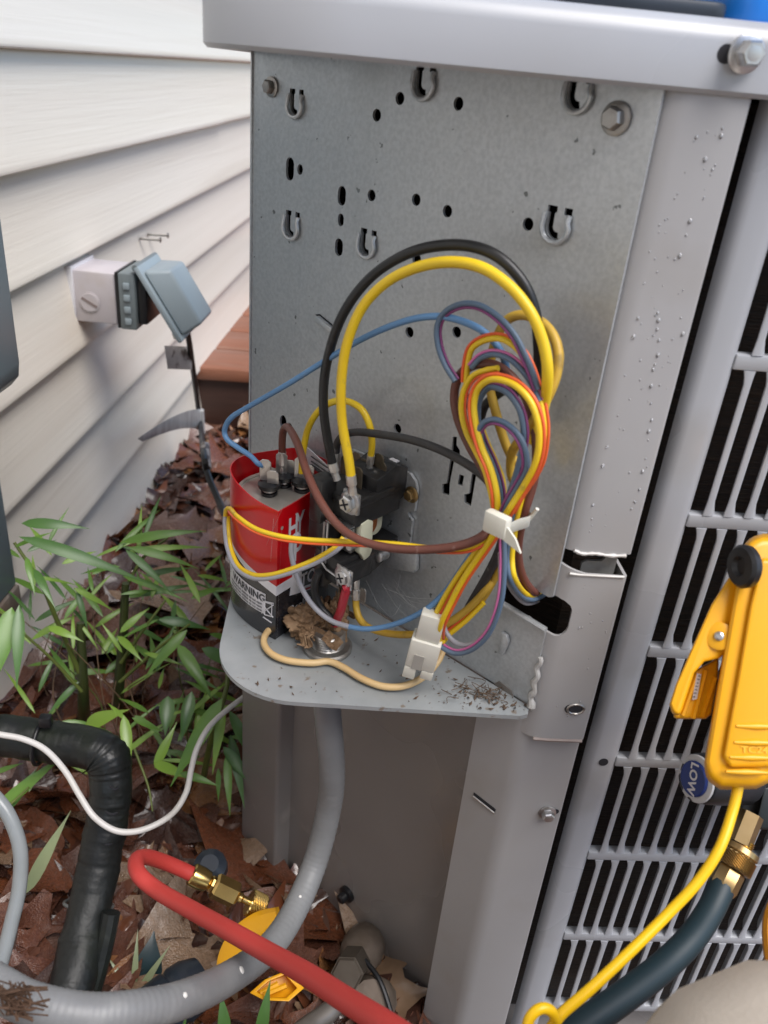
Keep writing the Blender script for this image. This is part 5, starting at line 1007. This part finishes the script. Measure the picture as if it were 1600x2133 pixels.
knurl('knurled_nut', n0 + a2 * .0077, a2, l2 - .008, .0166, BRASS_D, hs, 22, 7)
mb = MB(); mb.lathe(fe0, a2, [(0, .0115), (.002, .0128), ((he - fe0).length - .004, .0132), ((he - fe0).length, .0118)], 8); fr_ = mk('ferrule', mb, BRASS_D, hs, smooth=30)
hp = smooth_path([he - a2 * .006, dep(1478, 1900, .735), dep(1440, 1955, .715), dep(1385, 2010, .695), dep(1315, 2065, .67), dep(1235, 2122, .645), dep(1150, 2185, .62), dep(1060, 2260, .60)], 8)
mb = MB(); mb.tube(hp, .0118, 16); mk('hose', mb, TEALH, hs, smooth=60, recalc=False)
mb = MB(); mb.tube(at_path([(1640, 1850, .78), (1612, 1890, .77), (1603, 1940, .76), (1612, 2020, .74), (1640, 2100, .72)]), .0065, 10); o = mk('amber_hose', mb, M('amber_hose_rubber', (.55, .22, .01), (.5, .19, .01), rough=.4, nscale=10), recalc=False); tag(o, 'short stretch of amber yellow hose at the right picture edge above the knee', 'hose')

# ------------------------------------------------------------------ kneeling person: only a knee is in view, unseen body added to block light
kn_c = dep(1640, 2225, .50)
hipR = V((.42, -.62, -.50)); hipL = V((.02, -.72, -.50)); kneeL = V((.06, -.20, -1.10)); 
vsk = [V((.22, -.72, -.42)), hipR, kn_c.lerp(hipR, .45), kn_c, kn_c.lerp(V((.40, -.02, -1.08)), .5), V((.40, -.06, -1.06)), V((.40, .10, -1.13)),
       hipL, hipL.lerp(kneeL, .5), kneeL, V((.06, -.75, -1.10)), V((.20, -.74, -.05)), V((.20, -.72, .22)), V((.20, -.68, .42)), V((.20, -.66, .66)),
       V((-.06, -.66, .36)), V((-.12, -.45, .10)), V((-.04, -.24, .02)), V((.46, -.66, .36)), V((.52, -.45, .10)), V((.36, -.24, .02))]
rad = [.22, .15, .15, .146, .11, .075, .07, .13, .115, .10, .07, .21, .22, .10, .15, .10, .08, .055, .10, .08, .055]
edg = [(0, 1), (1, 2), (2, 3), (3, 4), (4, 5), (5, 6), (0, 7), (7, 8), (8, 9), (9, 10), (0, 11), (11, 12), (12, 13), (13, 14), (12, 15), (15, 16), (16, 17), (12, 18), (18, 19), (19, 20)]
me = bpy.data.meshes.new('person'); base_ = V((.15, -.5, -GZ)); me.from_pydata([tuple((v - base_) * S) for v in vsk], edg, []); me.materials.append(TROUSER)
per = bpy.data.objects.new('person', me); col.objects.link(per); per.location = V((base_.x, base_.y, base_.z + GZ)) * S; OFF[per.name] = base_
md = per.modifiers.new('skin', 'SKIN'); md.use_smooth_shade = True
for i, r in enumerate(rad): me.skin_vertices[0].data[i].radius = (r * S, r * S)
me.skin_vertices[0].data[0].use_root = True
md = per.modifiers.new('sub', 'SUBSURF'); md.levels = 2; md.render_levels = 2
tag(per, 'kneeling person of whom only a beige trousered knee shows at lower right', 'person')

# ------------------------------------------------------------------ bamboo and other leaves
def blade(a, b, wpx, sag=.0, side=0., n=9, fold=.25):
    """a long lance-shaped leaf from a to b, real curved blade"""
    a, b = V(a), V(b); b = b + (b - a) * .18; wpx *= .78; L = (b - a).length; t_ = (b - a).normalized(); vw = (-(a + b) / 2).normalized(); vw = (vw + V((side, 0, .3))).normalized(); s_ = t_.cross(vw).normalized(); nn_ = s_.cross(t_)
    vs = []
    for i in range(n + 1):
        f_ = i / n; wv = wpx * (math.sin(math.pi * f_ ** .62) ** 1.15 if 0 < f_ < 1 else .03)
        p = a + t_ * L * f_ + V((0, 0, -sag * L * (f_ ** 2 - f_ * .2))) + nn_ * L * .06 * math.sin(f_ * 3)
        vs += [p - s_ * wv / 2 + nn_ * wv * fold * .5, p, p + s_ * wv / 2 + nn_ * wv * fold * .5]
    fs = []
    for i in range(n):
        q = i * 3; fs += [(q, q + 1, q + 4, q + 3), (q + 1, q + 2, q + 5, q + 4)]
    return vs, fs
def plant(label, base, name='bamboo_plant'):
    e = empty(name, base); tag(e, label, 'plant', 'young bamboo plants by the house'); return e
def leaf(par, a, b, w_, mat, sag=.1, side=0.):
    mb = MB(); vs, fs = blade(a, b, w_, sag, side); mb.add(vs, fs); return mk('leaf', mb, mat, par, smooth=60, recalc=False)
def stem(par, pts, r, mat=STEMM, name='stem'):
    mb = MB(); P = smooth_path(pts, 5); k = len(P); mb.tube(P, [r * (1 - .5 * i / k) for i in range(k)], 7); return mk(name, mb, mat, par, smooth=60, recalc=False)
def D(px, py, d): return dep(px, py, d)
G0, G1, G2, G3 = GRN
pA_ = plant('tallest bamboo plant, dark stalk right of the siding bottom edge', onZ(245, 1500, -1.18))
stem(pA_, [onZ(243, 1500, -1.19), D(247, 1440, 1.5), D(256, 1330, 1.45), D(262, 1215, 1.4)], .012, STALK, 'stalk')
for a, b, w_, m_ in (((252, 1130, 1.4), (403, 1102, 1.42), 26, G0), ((268, 1140, 1.4), (392, 1172, 1.42), 24, G0), ((240, 1150, 1.4), (320, 1068, 1.45), 16, G0), ((262, 1145, 1.38), (345, 1220, 1.38), 22, G1), ((250, 1180, 1.4), (180, 1190, 1.4), 14, G0), ((256, 1200, 1.4), (372, 1240, 1.4), 18, G0), ((250, 1318, 1.4), (303, 1270, 1.42), 20, G2), ((245, 1325, 1.4), (290, 1368, 1.38), 20, G2), ((330, 1290, 1.4), (422, 1304, 1.42), 26, G1), ((390, 1312, 1.38), (313, 1394, 1.36), 28, G0), ((330, 1290, 1.4), (250, 1330, 1.4), 10, G0), ((370, 1342, 1.36), (432, 1436, 1.34), 34, G0), ((300, 1360, 1.4), (372, 1380, 1.4), 14, G2), ((255, 1360, 1.4), (215, 1300, 1.4), 12, G2), ((264, 1150, 1.4), (410, 1135, 1.44), 18, G2), ((300, 1120, 1.42), (330, 1040, 1.46), 14, G1)):
    d_ = a[2]; leaf(pA_, D(*a), D(*b), w_ * d_ / FPX, m_, .08)
for P in ([(258, 1230, 1.42), (300, 1160, 1.42), (350, 1120, 1.43)], [(252, 1380, 1.43), (300, 1310, 1.4), (345, 1250, 1.4)], [(250, 1420, 1.44), (330, 1350, 1.4), (395, 1300, 1.38)]): stem(pA_, [D(*p) for p in P], .0035)
pB_ = plant('bamboo plant with a broken stalk nearest the siding', onZ(175, 1520, -1.18))
stem(pB_, [onZ(175, 1520, -1.19), D(174, 1450, 1.45), D(168, 1297, 1.4)], .013, STALK, 'stalk')
stem(pB_, [D(165, 1400, 1.42), D(118, 1290, 1.36), D(85, 1215, 1.32), D(30, 1130, 1.3)], .0048)
stem(pB_, [D(170, 1440, 1.4), D(110, 1375, 1.36), D(55, 1325, 1.33), D(-10, 1265, 1.3)], .0032)
for a, b, w_, m_, sg in (((40, 1118, 1.28), (272, 1198, 1.32), 34, G1, .03), ((45, 1090, 1.3), (165, 1096, 1.32), 30, G1, .05), ((25, 1265, 1.25), (-8, 1405, 1.22), 54, G0, .0), ((40, 1260, 1.24), (36, 1408, 1.22), 32, G1, .0), ((70, 1185, 1.3), (108, 1250, 1.28), 22, G1, .1), ((55, 1160, 1.3), (70, 1225, 1.28), 18, G0, .1), ((100, 1306, 1.34), (163, 1330, 1.34), 22, G2, .06), ((160, 1230, 1.4), (180, 1300, 1.4), 16, G1, .1), ((60, 1200, 1.3), (150, 1215, 1.34), 10, G2, .05), ((30, 1140, 1.3), (100, 1110, 1.3), 12, G0, .05), ((165, 1420, 1.42), (105, 1480, 1.4), 18, G1, .1), ((178, 1512, 1.38), (256, 1480, 1.36), 40, G2, .05), ((168, 1300, 1.4), (200, 1345, 1.4), 10, G2, .05)):
    leaf(pB_, D(*a), D(*b), w_ * a[2] / FPX, m_, sg)
pC_ = plant('bamboo plant with broad drooping leaves under the tray edge', onZ(420, 1640, -1.17))
stem(pC_, [onZ(420, 1640, -1.18), D(440, 1540, 1.3), D(470, 1440, 1.28), D(475, 1390, 1.28)], .006)
for a, b, w_, m_, sg in (((463, 1455, 1.26), (372, 1608, 1.24), 44, G0, .02), ((466, 1470, 1.28), (446, 1592, 1.26), 26, G2, .0), ((478, 1480, 1.28), (530, 1585, 1.28), 30, G1, .0), ((465, 1555, 1.3), (520, 1625, 1.3), 30, G1, .05), ((472, 1570, 1.3), (478, 1680, 1.28), 22, G0, .0), ((322, 1600, 1.3), (362, 1518, 1.32), 26, G2, .0), ((320, 1590, 1.3), (392, 1618, 1.28), 28, G2, .05), ((375, 1610, 1.28), (445, 1632, 1.28), 22, G0, .05), ((350, 1450, 1.36), (345, 1520, 1.34), 40, G1, .0), ((400, 1440, 1.36), (380, 1530, 1.34), 34, G1, .0), ((420, 1350, 1.36), (500, 1390, 1.38), 34, G1, .03), ((455, 1600, 1.3), (455, 1660, 1.3), 14, G0, .0), ((280, 1490, 1.38), (328, 1525, 1.38), 16, G0, .05), ((480, 1530, 1.32), (505, 1660, 1.3), 28, G1, .0)):
    leaf(pC_, D(*a), D(*b), w_ * a[2] / FPX, m_, sg)
pD_ = plant('single bright bamboo shoot rising beside the black pipe elbow', onZ(262, 1660, -1.17))
stem(pD_, [onZ(262, 1660, -1.18), D(262, 1580, 1.26), D(256, 1500, 1.26)], .004)
for a, b, w_, m_ in (((258, 1490, 1.22), (270, 1590, 1.2), 30, G2), ((275, 1495, 1.26), (330, 1520, 1.28), 18, G0), ((262, 1500, 1.26), (230, 1470, 1.28), 12, G2)): leaf(pD_, D(*a), D(*b), w_ * a[2] / FPX, m_, 0)
stem(pD_, [D(280, 1560, 1.27), D(308, 1635, 1.25), D(318, 1690, 1.24)], .0022)
pE_ = plant('low bamboo sprig with wide leaves at the left picture edge', onZ(-20, 1760, -1.17))
for a, b, w_, m_ in (((-20, 1700, 1.2), (118, 1585, 1.22), 34, G0), ((10, 1690, 1.2), (70, 1610, 1.22), 30, G1), ((-10, 1610, 1.2), (40, 1592, 1.2), 14, G0), ((55, 1860, 1.15), (134, 1712, 1.15), 34, G3), ((60, 1650, 1.2), (75, 1620, 1.22), 8, G3)): leaf(pE_, D(*a), D(*b), w_ * a[2] / FPX, m_, .02)
stem(pE_, [onZ(-20, 1760, -1.18), D(-10, 1710, 1.2), D(60, 1640, 1.2)], .003)
pF_ = plant('small grey-green bamboo sprig lying on leaves left of conduit', onZ(280, 2085, -1.16))
for a, b, w_, m_ in (((280, 2082, 1.12), (344, 1985, 1.14), 20, G3), ((278, 2070, 1.12), (286, 1955, 1.14), 17, G3), ((262, 2094, 1.12), (205, 2045, 1.12), 18, G3), ((275, 2070, 1.13), (230, 2002, 1.14), 16, G3), ((285, 2075, 1.12), (380, 2040, 1.13), 10, G3)): leaf(pF_, D(*a), D(*b), w_ * a[2] / FPX, m_, 0)
stem(pF_, [D(282, 2074, 1.12), D(262, 2100, 1.11), D(246, 2118, 1.12)], .002)
tl = empty('dark_broad_leaf', D(310, 2010, 1.18)); 
mb = MB(); vs, fs = blade(D(300, 2065, 1.13), D(318, 1958, 1.15), .052, 0, 0, 8, .15); mb.add(vs, fs); col.objects.unlink(tl); bpy.data.objects.remove(tl)
o = mk('dark_broad_leaf', mb, M('dark_teal_leaf', (.012, .03, .035), (.018, .04, .045), rough=.3, nscale=8), recalc=False); tag(o, 'dark teal broad leaf standing among the dead leaves by the black pipe', 'leaf')
for px, py, qx, qy, d_ in ((372, 2133, 380, 2060, 1.05), (470, 2133, 462, 2080, 1.05), (540, 2140, 560, 2060, 1.04)):
    pG = plant('dark green blade poking up behind the conduit, %s' % {372: 'nearest the canister', 470: 'in the middle', 540: 'nearest the yellow clamp'}[px], D(px, 2140, d_))
    leaf(pG, D(px, py + 30, d_), D(qx, qy, d_), 34 * d_ / FPX, G1, 0)
# random grasses and blades behind
for i in range(110):
    px, py = random.uniform(40, 480), random.uniform(1130, 1620)
    par = random.choice((pA_, pB_, pC_)); d_ = random.uniform(1.38, 1.6); a = random.uniform(-2.6, .6); L = random.uniform(50, 130)
    leaf(par, D(px, py, d_), D(px + L * math.cos(a), py + L * math.sin(a) * .8, d_ + .03), random.uniform(8, 18) * d_ / FPX, random.choice((G0, G0, G1, G2, G2)), .1)
for i in range(16):
    px = random.uniform(120, 420); par = random.choice((pA_, pC_)); b = onZ(px, random.uniform(1480, 1600), -1.18); stem(par, [b, b + V((random.uniform(-.04, .04), random.uniform(-.03, .03), .12)), b + V((random.uniform(-.12, .12), random.uniform(-.06, .06), random.uniform(.2, .32)))], .0016, random.choice((STEMM, LEAFM[5])))

# ------------------------------------------------------------------ fallen leaves
def leaf_mesh(kind, seed):
    rnd = random.Random(seed); mb = MB(); n = 14; left = []; right = []; mid = []
    for i in range(n + 1):
        f_ = i / n
        if kind == 'oak': wd = (.30 * math.sin(math.pi * f_ ** .8) + .02) * (1 + .55 * math.sin(f_ * 20 + seed)) ; wd = max(.03, wd)
        elif kind == 'maple': wd = (.42 * math.sin(math.pi * f_ ** .7) + .02) * (1 + .45 * math.cos(f_ * 15 + seed)); wd = max(.03, wd)
        else: wd = .24 * math.sin(math.pi * f_ ** .85) + .01
        cu = .25 * math.sin(f_ * 2.4 + seed); y = f_ - .5
        mid.append(V((0, y, cu * .4))); left.append(V((-wd, y + .05 * math.sin(f_ * 20 + seed), cu * .4 + wd * (.35 + .3 * math.sin(f_ * 5 + seed))))); right.append(V((wd, y + .05 * math.sin(f_ * 20 + seed + 1), cu * .4 + wd * (.3 + .3 * math.cos(f_ * 6 + seed * 2)))))
    vs = []
    for a, b, c in zip(left, mid, right): vs += [a, (a + b) / 2 + V((0, 0, -.02)), b, (b + c) / 2 + V((0, 0, -.02)), c]
    fs = [(i * 5 + j, i * 5 + j + 1, (i + 1) * 5 + j + 1, (i + 1) * 5 + j) for i in range(n) for j in range(4)]
    return vs, fs
kinds = [leaf_mesh(k, s) for k, s in (('oak', 1.), ('oak', 2.3), ('maple', .4), ('maple', 3.1), ('lance', 1.9), ('lance', 4.4), ('oak', 5.2))]
lm = []
for ki, (vs, fs) in enumerate(kinds):
    row = []
    for m_ in LEAFM:
        me = bpy.data.meshes.new('leaf'); me.from_pydata([tuple(v) for v in vs], [], fs); me.materials.append(m_); me.shade_smooth(); row.append(me)
    lm.append(row)
def in_unit(x, y): return (x > XL - .03 and y > .62 and x + y > .845) or (WN.x * x + WN.y * y < -KW - .0)
cnt = 0; tries = 0
spots = []
while cnt < 285 and tries < 5000:
    tries += 1
    px, py = random.uniform(-40, 860), random.uniform(880, 2200)
    if py < 1400 and random.random() < .45: continue
    p = onZ(px, py, -1.17)
    if in_unit(p.x, p.y) or p.y > 2.9 or p.y < .3: continue
    if any((p - q).length < .03 for q in spots): continue
    spots.append(p); cnt += 1
    o = bpy.data.objects.new('fallen_leaf', random.choice(lm)[random.choice((0, 0, 0, 0, 1, 1, 1, 2, 3, 4, 4, 4, 0, 1, 3, 5))]); col.objects.link(o); o.parent = ground
    sz = random.uniform(.10, .21) * S
    q = V((p.x, p.y, gh(p.x, p.y) + random.uniform(.008, .05))) - OFF[ground.name]
    o.location = q * S; o.scale = (sz, sz * random.uniform(.9, 1.3), sz); o.rotation_euler = (random.gauss(0, .22), random.gauss(0, .22), random.uniform(0, 6.3))
mb = MB()
for i in range(5200):
    if i < 3600: p = onZ(random.uniform(-80, 900), random.uniform(860, 2250), -1.18)
    else: p = V((random.uniform(-1.2, 2.5), random.uniform(-1.5, 4.), 0))
    if p.y > 4.2 or p.y < -2 or in_unit(p.x, p.y) : continue
    vs, fs = random.choice(kinds); sz = random.uniform(.05, .12); M_ = Matrix.Rotation(random.uniform(0, 6.3), 3, 'Z') @ Matrix.Rotation(random.gauss(0, .2), 3, 'X') @ Matrix.Rotation(random.gauss(0, .2), 3, 'Y'); c = V((p.x, p.y, gh(p.x, p.y) + random.uniform(.0, .03)))
    mb.add([c + M_ @ (v * sz) for v in vs], fs, random.choice((0, 0, 1, 1, 2, 3, 3, 4, 4, 5)))
tag(mk('leaf_litter', mb, LEAFM, smooth=180, recalc=False, base=(0, 1, -GZ)), 'carpet of small wet brown leaf fragments on the soil', 'leaves', kind='stuff')
